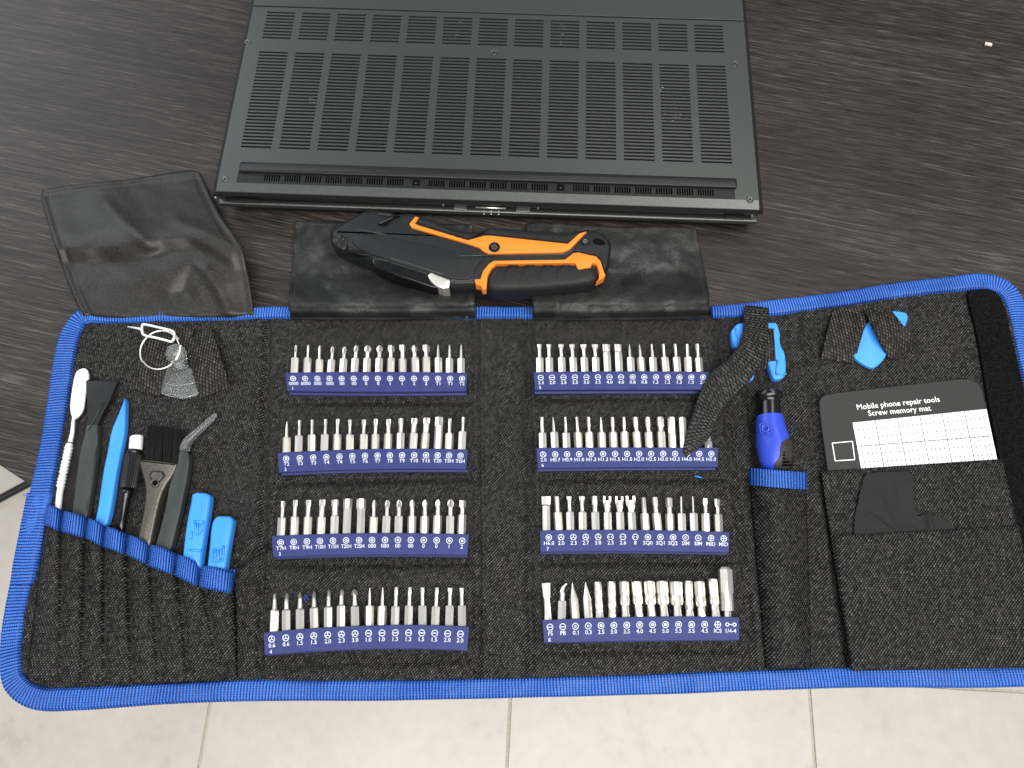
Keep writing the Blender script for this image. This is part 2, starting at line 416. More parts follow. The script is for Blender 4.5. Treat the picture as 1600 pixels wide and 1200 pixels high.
# ================================================================ TOOL CASE
BZ = .0045
creases = [((418, 490), (405, 1075), .0015), ((745, 500), (748, 1072), .0013), ((826, 500), (830, 1072), .0013), ((1122, 500), (1180, 1065), .0012),
           ((1255, 500), (1330, 1050), .0010), ((440, 628), (735, 626), .0012), ((430, 753), (735, 745), .0012), ((415, 882), (735, 878), .0012), ((405, 1040), (735, 1028), .0010),
           ((835, 622), (1110, 620), .0012), ((840, 747), (1130, 747), .0012), ((845, 878), (1150, 876), .0012), ((850, 1017), (1165, 1014), .0010), ((370, 880), (430, 850), .0016), ((1170, 620), (1185, 740), .0008)]
cw = [(P(*a, BZ), P(*b, BZ), d) for a, b, d in creases]
def segd(x, y, a, b):
    dx, dy = b.x - a.x, b.y - a.y; t = ((x - a.x) * dx + (y - a.y) * dy) / (dx * dx + dy * dy); t = min(1, max(0, t))
    return math.hypot(x - a.x - dx * t, y - a.y - dy * t)
def zb(x, y):
    if True: z = BZ + .0008 * noise.noise(Vector((x * 9, y * 11, 3))) + .0009 * noise.noise(Vector((x * 33, y * 30, 7)))
    for a, b, d in cw:
        q = segd(x, y, a, b)
        if q < .01: z -= d * 1.7 * math.exp(-(q / .0016) ** 2) - .0008 * math.exp(-((q - .0045) / .002) ** 2)
    return min(z, .0054)
# path of the binding tape: px, py, width in mm
bl = [(1100, 489, 7), (835, 490, 7), (740, 490, 7), (455, 490, 7), (395, 491, 7), (200, 495, 8), (140, 494, 9.5), (117, 514, 10.5), (104, 550, 11), (90, 640, 11), (76, 720, 11), (62, 790, 11.5), (42, 880, 11.5), (24, 970, 10.5), (19, 1030, 10), (26, 1068, 10), (62, 1091, 10), (130, 1092, 9.6), (260, 1084, 9.2), (400, 1079, 9), (600, 1079, 8.8), (800, 1075, 8.6), (1000, 1070, 8.6),
      (1250, 1061, 8.8), (1400, 1058, 9), (1560, 1058, 9), (1650, 1050, 9), (1672, 1010, 10), (1668, 930, 10), (1648, 800, 10), (1625, 660, 10.5), (1604, 560, 11), (1586, 482, 11), (1566, 452, 10.5), (1530, 442, 9.8), (1470, 447, 9.3), (1400, 455, 9.2), (1300, 470, 9), (1200, 483, 8.6), (1110, 489, 7)]
bp = [(*P(a, b, .0035).to_2d(), c * .001) for a, b, c in bl]
def tape(name, path, mat, parent, h=.0056, z=.0036, ribs=.0015, seed=0, scallop=.0007):
    pts = resample(path, .00036); secs = []; uv = []; s = 0
    for i, p in enumerate(pts):
        a = pts[max(0, i - 3)]; b = pts[min(len(pts) - 1, i + 3)]
        t = Vector((b[0] - a[0], b[1] - a[1])).normalized(); n = Vector((-t.y, t.x))
        if i: s += math.dist(p[:2], pts[i - 1][:2])
        wv = noise.noise(Vector((s * 25, seed, 0)))
        wd = p[2] / 2 * (1 + .05 * wv); rib = .5 + .5 * math.cos(2 * pi * (s + .0006 * wv) / ribs)
        sec = []
        for k in range(13):
            q = k / 12 * pi
            ca = -math.cos(q); u = ca * wd
            u += (scallop * rib) * (1 if ca > .6 else (-.3 if ca < -.6 else 0))
            zz = z + (h * .5) * min(1, math.sin(q) * 1.5) * (1 + .10 * noise.noise(Vector((s * 40, k * .3, seed)))) + .0004 * rib * math.sin(q) + .0006 * wv
            sec.append(Vector((p[0] + n.x * u, p[1] + n.y * u, zz))); uv.append((s, u))
        for k in range(1, 12):
            q = pi - k / 12 * pi; u = -math.cos(q) * wd
            sec.append(Vector((p[0] + n.x * u, p[1] + n.y * u, z - h * .35 * math.sin(q)))); uv.append((s, u))
        secs.append(sec)
    vv, ff = loft(secs)
    o = link(name, vv, ff, mat, parent, True, uvs=uv, fix=False); return o
case = empty('tool_case', P(800, 780, 0), 'black fabric roll-out tool case with blue binding lying open on the table', 'tool case')
poly = [(a, b) for a, b, c in resample(bp, .004)]
poly = inset(poly, .0015)
z_dist = [(a, b) for a, b, c in resample(bp, .012)]
def inpoly(x, y, pl):
    c = False; j = len(pl) - 1
    for i in range(len(pl)):
        if (pl[i][1] > y) != (pl[j][1] > y) and x < (pl[j][0] - pl[i][0]) * (y - pl[i][1]) / (pl[j][1] - pl[i][1]) + pl[i][0]: c = not c
        j = i
    return c
def gridsheet(name, pl, zf, step, mat, parent, th):
    x0 = min(p[0] for p in pl); x1 = max(p[0] for p in pl); y0 = min(p[1] for p in pl); y1 = max(p[1] for p in pl)
    nx = int((x1 - x0) / step) + 1; ny = int((y1 - y0) / step) + 1; idx = {}; vv = []; ff = []
    def g(i, j):
        if (i, j) not in idx:
            x = x0 + i * step; y = y0 + j * step; idx[(i, j)] = len(vv); vv.append(Vector((x, y, zf(x, y))))
        return idx[(i, j)]
    for j in range(ny):
        yc = y0 + (j + .5) * step
        for i in range(nx):
            if inpoly(x0 + (i + .5) * step, yc, pl): ff.append([g(i, j), g(i + 1, j), g(i + 1, j + 1), g(i, j + 1)])
    o = link(name, vv, ff, mat, parent, True, fix=False); solid(o, th); return o
gridsheet('panel', poly, zb, .0013, M['fabric'], case, .0032)
b1 = tape('binding', bp, M['blue_web'], case)
# overlapped ends of the tape at the left side
ov = [(*P(a, b, .0035).to_2d(), c * .001) for a, b, c in [(64, 772, 13), (59, 800, 13.2), (50, 845, 13), (42, 885, 12.6), (37, 915, 12)]]
tape('binding', ov, M['blue_web'], case, h=.0062, seed=4)
# frayed threads
m_ = MB()
for q in ([(72, 772), (52, 774), (36, 773)], [(70, 770), (56, 770), (42, 776)], [(60, 777), (48, 778)]):
    m_.tube([P(a, b, .007) for a, b in q], .0003, 5)
m_.build('loose_thread', M['blue_web'], case)

# stitching lines
st = MB()
def stitch(pts, z=.0, d=.0022, gap=.0011, r=.00022):
    w_ = [P(a, b, BZ) for a, b in pts]
    for a, b in zip(w_[:-1], w_[1:]):
        L = (b - a).length; t = (b - a) / L; s = 0
        while s < L - d:
            p = a + t * s; q = a + t * (s + d - gap)
            st.tube([Vector((p.x, p.y, zb(p.x, p.y) + .0001 + z)), Vector((q.x, q.y, zb(q.x, q.y) + .0001 + z))], r, 4)
            s += d
for L in ([(456, 500), (443, 640), (430, 770), (412, 960), (405, 1070)], [(742, 500), (745, 1070)], [(752, 500), (757, 1070)], [(826, 500), (838, 700), (845, 1000)], [(1096, 500), (1112, 620), (1150, 860), (1168, 1010)],
          [(1122, 510), (1150, 700), (1190, 1040)], [(1255, 740), (1262, 900), (1268, 1040)], [(440, 620), (735, 619)], [(840, 615), (1110, 614)], [(430, 747), (735, 743)], [(840, 741), (1125, 741)], [(1165, 735), (1262, 742)]):
    stitch(L)
st.build('stitching', M['thread'], case)

# ---- flaps
def sheetpx(name, top, bot, zf, mat, parent, nv=40, th=.0008, jag=0):
    """top/bot: equally long lists of px points; rows between them; zf(u,v)"""
    L = 60
    def along(pl, u):
        d = [0]
        for a, b in zip(pl[:-1], pl[1:]): d.append(d[-1] + math.dist(a, b))
        t = u * d[-1]
        for i in range(len(pl) - 1):
            if t <= d[i + 1] + 1e-9:
                k = (t - d[i]) / max(1e-9, d[i + 1] - d[i]); return (lerp(pl[i][0], pl[i + 1][0], k), lerp(pl[i][1], pl[i + 1][1], k))
        return pl[-1]
    vv = []; uv = []
    for j in range(nv + 1):
        for i in range(L + 1):
            u = i / L; v_ = j / nv; a = along(top, u); b = along(bot, u); z = zf(u, v_)
            vv.append(P(lerp(a[0], b[0], v_), lerp(a[1], b[1], v_), z)); uv.append((u * .1, v_ * .1))
    ff = [[j * (L + 1) + i, j * (L + 1) + i + 1, (j + 1) * (L + 1) + i + 1, (j + 1) * (L + 1) + i] for j in range(nv) for i in range(L)]
    o = link(name, vv, ff, mat, parent, True, uvs=uv); solid(o, th, 0); return o
def gridobj(name, rows, zf, mat, parent, ns=70, nr=70, th=.0009):
    """rows: list of (v, [px points]) from top to bottom; smooth in both directions"""
    def along(pl, u):
        d = [0]
        for a, b in zip(pl[:-1], pl[1:]): d.append(d[-1] + math.dist(a, b))
        t = u * d[-1]
        for i in range(len(pl) - 1):
            if t <= d[i + 1] + 1e-9:
                k = (t - d[i]) / max(1e-9, d[i + 1] - d[i]); return (lerp(pl[i][0], pl[i + 1][0], k), lerp(pl[i][1], pl[i + 1][1], k))
        return pl[-1]
    vv = []
    for j in range(nr + 1):
        v_ = j / nr
        k = 0
        while k < len(rows) - 2 and v_ > rows[k + 1][0]: k += 1
        t = (v_ - rows[k][0]) / (rows[k + 1][0] - rows[k][0])
        for i in range(ns + 1):
            u = i / ns; a = along(rows[k][1], u); b = along(rows[k + 1][1], u)
            vv.append(P(lerp(a[0], b[0], t), lerp(a[1], b[1], t), zf(u, v_)))
    ff = [[j * (ns + 1) + i, j * (ns + 1) + i + 1, (j + 1) * (ns + 1) + i + 1, (j + 1) * (ns + 1) + i] for j in range(nr) for i in range(ns)]
    o = link(name, vv, ff, mat, parent, True); solid(o, th, 0); return o, vv, ns
def ss(a, b, x):
    t = max(0, min(1, (x - a) / (b - a))); return t * t * (3 - 2 * t)
def fold(u, v, a, b, wd):
    ax, ay = a; bx, by = b; dx, dy = bx - ax, by - ay; t = ((u - ax) * dx + (v - ay) * dy) / (dx * dx + dy * dy); t = min(1, max(0, t))
    d = math.hypot(u - ax - dx * t, v - ay - dy * t); return math.exp(-(d / wd) ** 2)
def edge_thread(vv, ns, nr, off=3, parent=None, sides='tlr'):
    m = MB()
    def seq(ids):
        pts = [vv[i] for i in ids]
        for a, b in zip(pts[::1], pts[1::1]):
            p = a + Vector((0, 0, .0005)); q = a.lerp(b, .6) + Vector((0, 0, .0005)); m.tube([p, q], .0002, 4)
    W = ns + 1
    if 't' in sides: seq([off * W + i for i in range(off, ns - off)])
    if 'l' in sides: seq([j * W + off for j in range(off, nr)])
    if 'r' in sides: seq([j * W + ns - off for j in range(off, nr)])
    m.build('stitching', M['thread'], parent)
def zleft(u, v):
    q = 1 - v; vc = .47 + .05 * ss(.35, .6, u) - .16 * ss(.72, .95, u)
    z = .0072 + (.0008 + .0040 * ss(.30, .62, u + .2 * q)) * ss(.03, .38, q) + .0040 * ss(vc - .05, vc + .09, q)
    z -= (.0115 + .003 * ss(.3, .6, u)) * ss(.56, 1.0, q)
    z += .0016 * fold(u, v, (.78, .66), (.86, .95), .035) - .0016 * fold(u, v, (.70, .66), (.62, .80), .04)
    z += .0016 * fold(u, v, (.38, .18), (.52, .46), .05) + .0010 * fold(u, v, (.75, .3), (.95, .5), .05)
    z += .0010 * noise.noise(Vector((u * 3.2, v * 3.2, 5))) + .0004 * noise.noise(Vector((u * 10, v * 9, 1)))
    z -= .0008 * (math.exp(-((u - .045) / .012) ** 2) + math.exp(-((u - .965) / .012) ** 2)) + .0006 * math.exp(-((v - .05) / .014) ** 2)
    if v > .975: z -= (v - .975) * .12
    return max(.0013, z)
rowsL = [(0, [(66, 297), (110, 290), (200, 281), (270, 270), (300, 266), (312, 270)]), (.12, [(65, 312), (325, 298)]), (.28, [(76, 352), (200, 345), (345, 338)]), (.52, [(92, 402), (200, 400), (378, 385)]),
         (.75, [(108, 448), (240, 448), (390, 440)]), (.92, [(123, 482), (396, 480)]), (1, [(133, 497), (200, 500), (330, 499), (397, 496)])]
o, vv, ns = gridobj('flap', rowsL, zleft, M['satin'], case); tag(o, 'wrinkled shiny black flap folded up at the left')
edge_thread(vv, ns, 70, 3, o)
def zmid(seed):
    def f(u, v):
        z = .0030 + .0075 * ss(0, .10, 1 - v) * (1 - .8 * ss(.12, .5, 1 - v))
        z += .0011 * noise.noise(Vector((u * 7, v * 5, seed))) + .0006 * noise.noise(Vector((u * 17, v * 11, seed + 3)))
        z -= .0012 * fold(u, v, (.0, .6), (.25, .25), .03) + .0010 * fold(u, v, (.75 if seed > 5 else .2, .1), (.95 if seed > 5 else .35, .7), .05)
        z -= .0012 * fold(u, v, (.1, .98), (.2, .7), .03)
        z -= .0006 * (math.exp(-((u - .04) / .012) ** 2) + math.exp(-((u - .96) / .012) ** 2))
        z += .0062 * ss(.50, .80, v) - .0020 * ss(.83, .90, v) - .0016 * abs(noise.noise(Vector((u * 6, v * 4, seed + 11)))) - .0012 * abs(noise.noise(Vector((u * 11 + v * 4, v * 5, seed + 17))))
        return max(.0014, z)
    return f
o, vv, ns = gridobj('flap', [(0, [(461, 345), (520, 347), (600, 350), (738, 351)]), (.35, [(458, 400), (740, 400)]), (.8, [(451, 470), (742, 470)]), (1, [(454, 499), (600, 500), (743, 497)])], zmid(2), M['mesh_satin'], case, nr=60)
tag(o, 'creased grey-black flap behind the front of the knife'); edge_thread(vv, ns, 60, 2, o)
o, vv, ns = gridobj('flap', [(0, [(822, 350), (840, 347), (960, 355), (1030, 354), (1087, 356)]), (.35, [(826, 400), (1097, 405)]), (.75, [(830, 460), (1108, 458)]), (1, [(834, 500), (900, 501), (1000, 500), (1106, 497)])], zmid(9), M['mesh_satin'], case, nr=60)
tag(o, 'creased grey-black flap behind the knife handle'); edge_thread(vv, ns, 60, 2, o)

# ---- pocket for the tools at the left
ub = [(73, 791), (97.5, 801), (136.5, 812), (164, 825), (199.5, 838), (234, 853), (276, 868), (313.5, 886), (367, 897)]
lb = [(40, 1062), (95, 1066), (127, 1067), (163, 1068), (207, 1068), (249, 1066), (296, 1064), (345, 1062), (372, 1060)]
def pocket():
    secs = []; uvs = []; top = []
    npc = 12; nr = 46
    cols = []
    for i in range(8):
        for k in range(npc + (1 if i == 7 else 0)): cols.append((i, k / npc))
    vv = []
    for j in range(nr + 1):
        v_ = j / nr
        for i, u in cols:
            a = [lerp(ub[i][q], ub[i + 1][q], u) for q in (0, 1)]; b = [lerp(lb[i][q], lb[i + 1][q], u) for q in (0, 1)]
            amp = lerp(.0090, .0022, v_ ** .7); amp *= (.8, 1, .85, 1.1, .95, 1.05, .95, .95)[i]
            z = .0052 + amp * math.sin(pi * u) ** .4 + .0005 * noise.noise(Vector((i * 3 + u * 2, v_ * 8, 2)))
            vv.append(P(lerp(a[0], b[0], v_), lerp(a[1], b[1], v_), z))
    W = len(cols)
    ff = [[j * W + i, j * W + i + 1, (j + 1) * W + i + 1, (j + 1) * W + i] for j in range(nr) for i in range(W - 1)]
    o = link('slot_pocket', vv, ff, M['fabric_pocket'], case, True); solid(o, .0009, -1)
    # blue trim following the waves
    tv = []; uv = []; s = 0; last = None
    nr2 = 8; cols2 = []
    for i in range(8):
        for k in range(28 + (1 if i == 7 else 0)): cols2.append((i, k / 28))
    rows_ = []
    for i, u in cols2:
        a = [lerp(ub[i][q], ub[i + 1][q], u) for q in (0, 1)]
        amp = .0092 * (.95, 1, .95, 1.1, 1.0, 1.05, 1.05, 1.05)[i]
        z = .0072 + amp * math.sin(pi * u) ** .4
        p = P(a[0], a[1], z)
        if last is not None: s += (p - last).length
        last = p
        wv = 1.5 * math.sin(pi * u)
        col = []
        for k in range(nr2 + 1):
            y = lerp(-3 - wv, 27 + (4 if i in (5, 6, 7) else 2) , k / nr2)
            zz = z + .0008 * math.sin(pi * k / nr2) + .0001 * math.cos(2 * pi * s / .0015)
            if k in (0, nr2): zz -= .0007
            q = P(a[0] - y * .13, a[1] + y, zz); col.append(q); uv.append((s, k / nr2 * .009))
        rows_.append(col)
    vv = [q for c_ in rows_ for q in c_]; H = nr2 + 1
    ff = [[i * H + k, i * H + k + 1, (i + 1) * H + k + 1, (i + 1) * H + k] for i in range(len(rows_) - 1) for k in range(nr2)]
    o = link('pocket_trim', vv, ff, M['blue_web'], case, True, uvs=uv); solid(o, .0008, -1)
pocket()
# end tab of the trim
def webpatch(name, corners, z, mat, parent, th=.0012, nu=30, nv=10, bulge=0., along='u', taper=0):
    a, b, c_, d = corners
    vv = []; uv = []
    wa = (P(*a, z) - P(*b, z)).length; wb = (P(*a, z) - P(*d, z)).length
    for j in range(nv + 1):
        for i in range(nu + 1):
            u = i / nu; v_ = j / nv
            x = lerp(lerp(a[0], b[0], u), lerp(d[0], c_[0], u), v_); y = lerp(lerp(a[1], b[1], u), lerp(d[1], c_[1], u), v_)
            zz = z + bulge * (1 - taper * v_) * math.sin(pi * u) ** .7 + .0003 * noise.noise(Vector((x * .05, y * .05, 1)))
            vv.append(P(x, y, zz)); uv.append((u * wa, v_ * wb) if along == 'u' else (v_ * wb, u * wa))
    ff = [[j * (nu + 1) + i, j * (nu + 1) + i + 1, (j + 1) * (nu + 1) + i + 1, (j + 1) * (nu + 1) + i] for j in range(nv) for i in range(nu)]
    o = link(name, vv, ff, mat, parent, True, uvs=uv); solid(o, th, -1); return o
webpatch('pocket_trim', [(357, 889), (368, 890), (364, 925), (353, 923)], .0085, M['blue_web'], case, nu=8)
# driver sleeve
o = webpatch('driver_sleeve', [(1171, 752), (1260, 760), (1268, 1044), (1196, 1044)], .0056, M['fabric_pocket'], case, nu=40, nv=60, bulge=.0125, taper=.45)
webpatch('driver_loop', [(1170, 731), (1261, 738), (1261, 765), (1171, 758)], .0078, M['blue_web'], case, nu=40, bulge=.0140)
# right pockets
webpatch('card_pocket', [(1283, 736), (1566, 717), (1640, 1042), (1331, 1046)], .0082, M['fabric_pocket'], case, nu=50, nv=50, th=.0008)
webpatch('lower_pocket', [(1303, 837), (1592, 822), (1640, 1043), (1332, 1048)], .0104, M['fabric_pocket'], case, nu=50, nv=40, th=.001, bulge=.0012)
m_ = MB()
for a, b, z in (((1306, 853), (1596, 838), .0120), ((1290, 752), (1330, 1040), .0086)):
    m_ = MB()
    p = P(*a, z); q = P(*b, z); n_ = int((q - p).length / .0022)
    for i in range(n_): m_.tube([p.lerp(q, i / n_), p.lerp(q, (i + .6) / n_)], .0002, 4)
    m_.build('stitching', M['thread'], case)
# velcro strip
vp = [(1512, 456), (1524, 453), (1548, 451), (1567, 470), (1580, 530), (1602, 620), (1634, 800), (1655, 960), (1612, 962), (1578, 800), (1545, 640), (1526, 520), (1512, 470)]
vpw = chaikin(ppoly(vp, .0058), 1)
v, f = pill(vpw, .0045, .0068, .0006, 2); ov_ = link('velcro_strip', v, f, M['velcro'], case, True)
m_ = MB()
x0 = min(p[0] for p in vpw); x1 = max(p[0] for p in vpw); y0 = min(p[1] for p in vpw); y1 = max(p[1] for p in vpw)
n_ = 0
vin = inset(vpw, .001)
while n_ < 5200:
    x = random.uniform(x0, x1); y = random.uniform(y0, y1)
    if not inpoly(x, y, vin): continue
    n_ += 1; a = random.uniform(0, 6.28); d = random.uniform(.0003, .0008)
    dx, dy = math.cos(a) * d, math.sin(a) * d; h = random.uniform(.0004, .0011)
    q = .00009; m_.add([(x - dy * .15, y + dx * .15, .0067), (x + dy * .15, y - dx * .15, .0067), (x + dx, y + dy, .0068 + h)], [[0, 1, 2]])
m_.build('velcro_fuzz', M['velcro'], ov_, fix=False)
# elastic crosses
def band(corners, z0, z1, bul=.003, lab=None, nu=14, nv=26, name='elastic_band'):
    a, b, c_, d = corners; vv = []   # a,b top edge, d,c bottom edge
    for j in range(nv + 1):
        v_ = j / nv
        for i in range(nu + 1):
            u = i / nu
            x = lerp(lerp(a[0], b[0], u), lerp(d[0], c_[0], u), v_); y = lerp(lerp(a[1], b[1], u), lerp(d[1], c_[1], u), v_)
            z = lerp(z0, z1, v_) + bul * math.sin(pi * min(1, v_ * 1.0)) + .00012 * math.cos(i * pi)
            vv.append(P(x, y, z))
    ff = [[j * (nu + 1) + i, j * (nu + 1) + i + 1, (j + 1) * (nu + 1) + i + 1, (j + 1) * (nu + 1) + i] for j in range(nv) for i in range(nu)]
    o = link(name, vv, ff, M['elastic'], case, False); solid(o, .0009, -1); return o
def z8(x, y): return (180 + x / 8, 490 + y / 8)
band([z8(500, 100), z8(1010, 190), z8(560, 1035), z8(185, 935)], .0062, .0062, .0022)
band([z8(870, 345), z8(1190, 150), z8(1435, 915), z8(1050, 1065)], .0085, .0062, .0035)
def z3(x, y): return (1180 + x / 3.53, 420 + y / 3.53)
band([z3(430, 225), z3(640, 205), z3(545, 520), z3(362, 495)], .0062, .0064, .0032)
band([z3(600, 235), z3(745, 228), z3(905, 425), z3(730, 495)], .0090, .0064, .0035)
# ================================================================ LAPTOP
LZ = .0205
def build_laptop():
    A = P(337, 297, LZ); B = P(1187, 326, LZ)
    lap = empty('laptop', (A.x + .16, A.y + .1, 0), 'closed dark grey laptop lying upside down with rows of vent slots', 'laptop')
    e1 = (B - A); W = e1.length; e1.normalize(); e2 = Vector((-e1.y, e1.x, 0))
    R = P(383.6, 3.6, LZ) - A
    print('LAP W', W, 'rear', R.dot(e1), R.dot(e2), P(1155, 37, LZ) - A)
    D = .232
    def Q(a, b, z): return A + e1 * a + e2 * b + Vector((0, 0, z - LZ))
    def loc(px, py, z=LZ):
        v = P(px, py, z) - A; return v.dot(e1), v.dot(e2)
    # vent slot rectangles (local coordinates)
    ul = loc(412, 14); ur = loc(1128, 55); ll = loc(408, 54)
    xs = []
    # columns measured on the lower block: left end of first line and right end of last line
    l0 = loc(402, 78)[0]; r0 = loc(1131, 108)[0]
    l0b = loc(381, 227)[0]; r0b = loc(1147, 256)[0]
    L0 = (l0 + l0b) / 2; R0 = (r0 + r0b) / 2
    pitch = (R0 - L0 + .0042) / 13; sw = pitch - .0052 * 1.05
    sw = pitch * .80
    for i in range(13): xs.append((L0 + i * (R0 - L0 - sw) / 12, L0 + i * (R0 - L0 - sw) / 12 + sw))
    yb0 = (loc(381, 227)[1] + loc(1140, 256)[1]) / 2; yb1 = (loc(402, 78)[1] + loc(1090, 106)[1]) / 2
    yt0 = (loc(408, 54)[1] + loc(1085, 84)[1]) / 2; yt1 = (loc(414, 14)[1] + loc(1085, 45)[1]) / 2
    t = .00120
    ys = [(lerp(yb0, yb1, i / 29) - t / 2, lerp(yb0, yb1, i / 29) + t / 2) for i in range(30)] + [(lerp(yt0, yt1, i / 8) - t / 2, lerp(yt0, yt1, i / 8) + t / 2) for i in range(9)]
    seam = (loc(383, 4)[1] + loc(1154, 37.6)[1]) / 2
    print('LAP', xs[0], xs[-1], yb0, yb1, yt0, yt1, 'seam', seam, 'W', W)
    gy0 = (loc(380, 281)[1] + loc(1148, 307)[1]) / 2; gy1 = (loc(385, 272)[1] + loc(1148, 296)[1]) / 2
    def plate(name, x0, x1, y0, y1, holesx, holesy, z, mat, th=.0010):
        X = sorted({x0, x1, *[q for h in holesx for q in h]}); Y = sorted({y0, y1, *[q for h in holesy for q in h]})
        hx = {h[0] for h in holesx}; hy = {h[0] for h in holesy}
        vv = [Q(x, y, z) for y in Y for x in X]; ff = []
        for j in range(len(Y) - 1):
            for i in range(len(X) - 1):
                if X[i] in hx and Y[j] in hy: continue
                ff.append([j * len(X) + i, j * len(X) + i + 1, (j + 1) * len(X) + i + 1, (j + 1) * len(X) + i])
        o = link(name, vv, ff, mat, base, fix=False); solid(o, th); return o
    # base shell : chamfered perimeter, inside the plate
    def ring(ex, ey, z): return [Q(-ex, -ey, z), Q(W + ex, -ey, z), Q(W + ex, D, z), Q(-ex, D, z)]
    e = .0030
    v, f = loft([ring(e * .7, .0006, LZ - .0050), ring(e, .0010, LZ - .0036), ring(e, .0012, LZ - .0030), ring(.0003, .0003, LZ - .0011), ring(0, 0, LZ - .0010)], caps=False)
    base = link('base', v, f, M['lap_dark'], lap)
    b2 = MB(); b2.box(Q(.0, .0, LZ - .006), e1 * W, e2 * (D - .001), (0, 0, .0020)); b2.build('vent_floor', M['void'], base)
    # front grille strip geometry
    gx0 = loc(371, 276)[0]; gx1 = loc(1148, 303)[0]
    fx0, fx1 = gx0, gx1; fy0 = gy0 - .0018; fy1 = gy1 + .0014
    plate('bottom_plate', 0, W, fy1 + .0002, seam - .0005, xs, ys, LZ, M['lap'])
    mb = MB()
    mb.add([Q(0, 0, LZ - .0009), Q(W, 0, LZ - .0009), Q(W, fy0 - .0002, LZ), Q(0, fy0 - .0002, LZ), Q(0, 0, LZ - .0019), Q(W, 0, LZ - .0019), Q(W, fy0 - .0002, LZ - .0019), Q(0, fy0 - .0002, LZ - .0019)], [[0, 1, 2, 3], [4, 7, 6, 5], [0, 4, 5, 1], [1, 5, 6, 2], [2, 6, 7, 3], [3, 7, 4, 0]])
    mb.build('front_lip', M['lap_edge'], base); mb = MB()  # paler metal puts the highlight of the sloping lip into its colour
    for a, b, c_, d in ((0, fx0, fy0 - .0002, fy1 + .0002), (fx1, W, fy0 - .0002, fy1 + .0002)):
        mb = MB(); mb.box(Q(a, c_, LZ - .001), e1 * (b - a), e2 * (d - c_), (0, 0, .001)); mb.build('side_margin', M['lap'], base)
    mb = MB(); mb.box(Q(0, seam + .0004, LZ - .001), e1 * W, e2 * (D - seam - .0004), (0, 0, .00125)); bev(mb.build('rear_panel', M['lap'], base), .0002)
    # groups of small grille slots
    g = []
    gl = loc(408, 284)[0]; gr = loc(1120, 308)[0]
    ng = 22; gw = (gr - gl) / ng
    skip = [loc(643, 291)[0] , loc(891, 300)[0] ]
    ports = []
    for i in range(ng):
        a = gl + i * gw; k0 = 7
        if any(a <= s < a + gw for s in skip): ports.append(a); continue
        for k in range(k0): x = a + .0012 + k * (gw - .0022) / 7; g.append((x, x + .00085))
    plate('grille', fx0, fx1, fy0, fy1, g, [(gy0, gy1)], LZ - .0003, M['lap_dark'], .0012)
    for a in ports:
        mb = MB(); c0 = Q(a + gw / 2, (gy0 + gy1) / 2, LZ - .0001)
        mb.box(c0 - e1 * .0021 - e2 * .0018, e1 * .0042, e2 * .0036, (0, 0, .0004)); po = mb.build('grille_port', M['void'], base)
        mb = MB(); c0 = Q(a + gw / 2, (gy0 + gy1) / 2, LZ + .0002); mb.box(c0 - e1 * .0005 - e2 * .0013, e1 * .0010, e2 * .0010, (0, 0, .0005))
        mb.build('port_pin', M['greyp'], po)
    # long rubber foot
    c = [loc(376, 252), loc(376, 268)]; ry0 = (loc(374, 268)[1] + loc(1150, 297)[1]) / 2; ry1 = (loc(377, 252)[1] + loc(1150, 283)[1]) / 2
    rx0, rx1 = loc(375, 262)[0], loc(1151, 290)[0]
    q = [Q(rx0, ry0, 0), Q(rx1, ry0, 0), Q(rx1, ry1, 0), Q(rx0, ry1, 0)]
    pl = chaikin([(p.x, p.y) for p in [q[0], q[0].lerp(q[1], .004), q[0].lerp(q[1], .996), q[1], q[2], q[2].lerp(q[3], .004), q[2].lerp(q[3], .996), q[3]]], 2)
    v, f = pill(pl, LZ - .0003, LZ + .0016, .0008, 3); wn(link('rubber_foot', v, f, M['lap_dark'], base, True))
    # screws
    for px, py in ((387, 66), (772, 82), (1148, 100), (352, 280), (1172, 312)):
        c0 = P(px, py, LZ); mb = MB(); mb.disc(c0 + Vector((0, 0, .00012)), .0021, 20)
        s = mb.build('screw', M['void'], base)
        mb = MB(); mb.tube([c0 + Vector((math.cos(a_) * .0018, math.sin(a_) * .0018, .0001)) for a_ in [i * pi / 10 for i in range(20)]], .00028, 6, True)
        mb.disc(c0 + Vector((0, 0, .0004)), .0014, 6 * 2, .0006); mb.build('screw_head', M['lap_edge'], s, True)
    # light glints under the vents, added as bright metal specks
    for cx, cy, n, sx, sy in ((716, 48, 60, 5, 18), (878, 55, 60, 7, 16), (1055, 178, 34, 14, 14), (488, 157, 16, 9, 6), (1040, 150, 16, 22, 30)):
        mb = MB()
        for _ in range(n):
            t_ = random.uniform(-1, 1)
            p = P(cx + random.uniform(-sx, sx) * .6 - (t_ * 6 if cx == 716 else 0), cy + t_ * sy, LZ - .0030)
            s_ = random.uniform(.00025, .0006); mb.box(p, (s_ * 1.6, 0, random.uniform(-.3, .3) * s_), (0, s_, random.uniform(-.3, .5) * s_), (0, 0, s_))
        mb.build('vent_glint', M['metal'], base)
    # gap + lid
    mb = MB(); mb.box(Q(-.001, .0008, .0100), e1 * (W + .002), e2 * (D - .004), (0, 0, LZ - .0148)); mb.build('hinge_gap', M['lap_black'], lap)
    def ring2(x, z): return [Q(-x, -x, z), Q(W + x, -x, z), Q(W + x, D + x, z), Q(-x, D + x, z)]
    v, f = loft([ring2(-.0045, .0016), ring2(-.0010, .0040), ring2(.0014, .0062), ring2(.0020, .0092), ring2(.0014, .0100)])
    lid = link('lid', v, f, M['lap_edge'], lap); bev(lid, .0003)
    mb = MB(); mb.box(Q(.002, -.0004, .0099), e1 * (W - .004), e2 * .004, (0, 0, .0006)); mb.build('lid_rim', M['lap_dark'], lid)
    def lx(px, py): return loc(px, py, .009)[0]
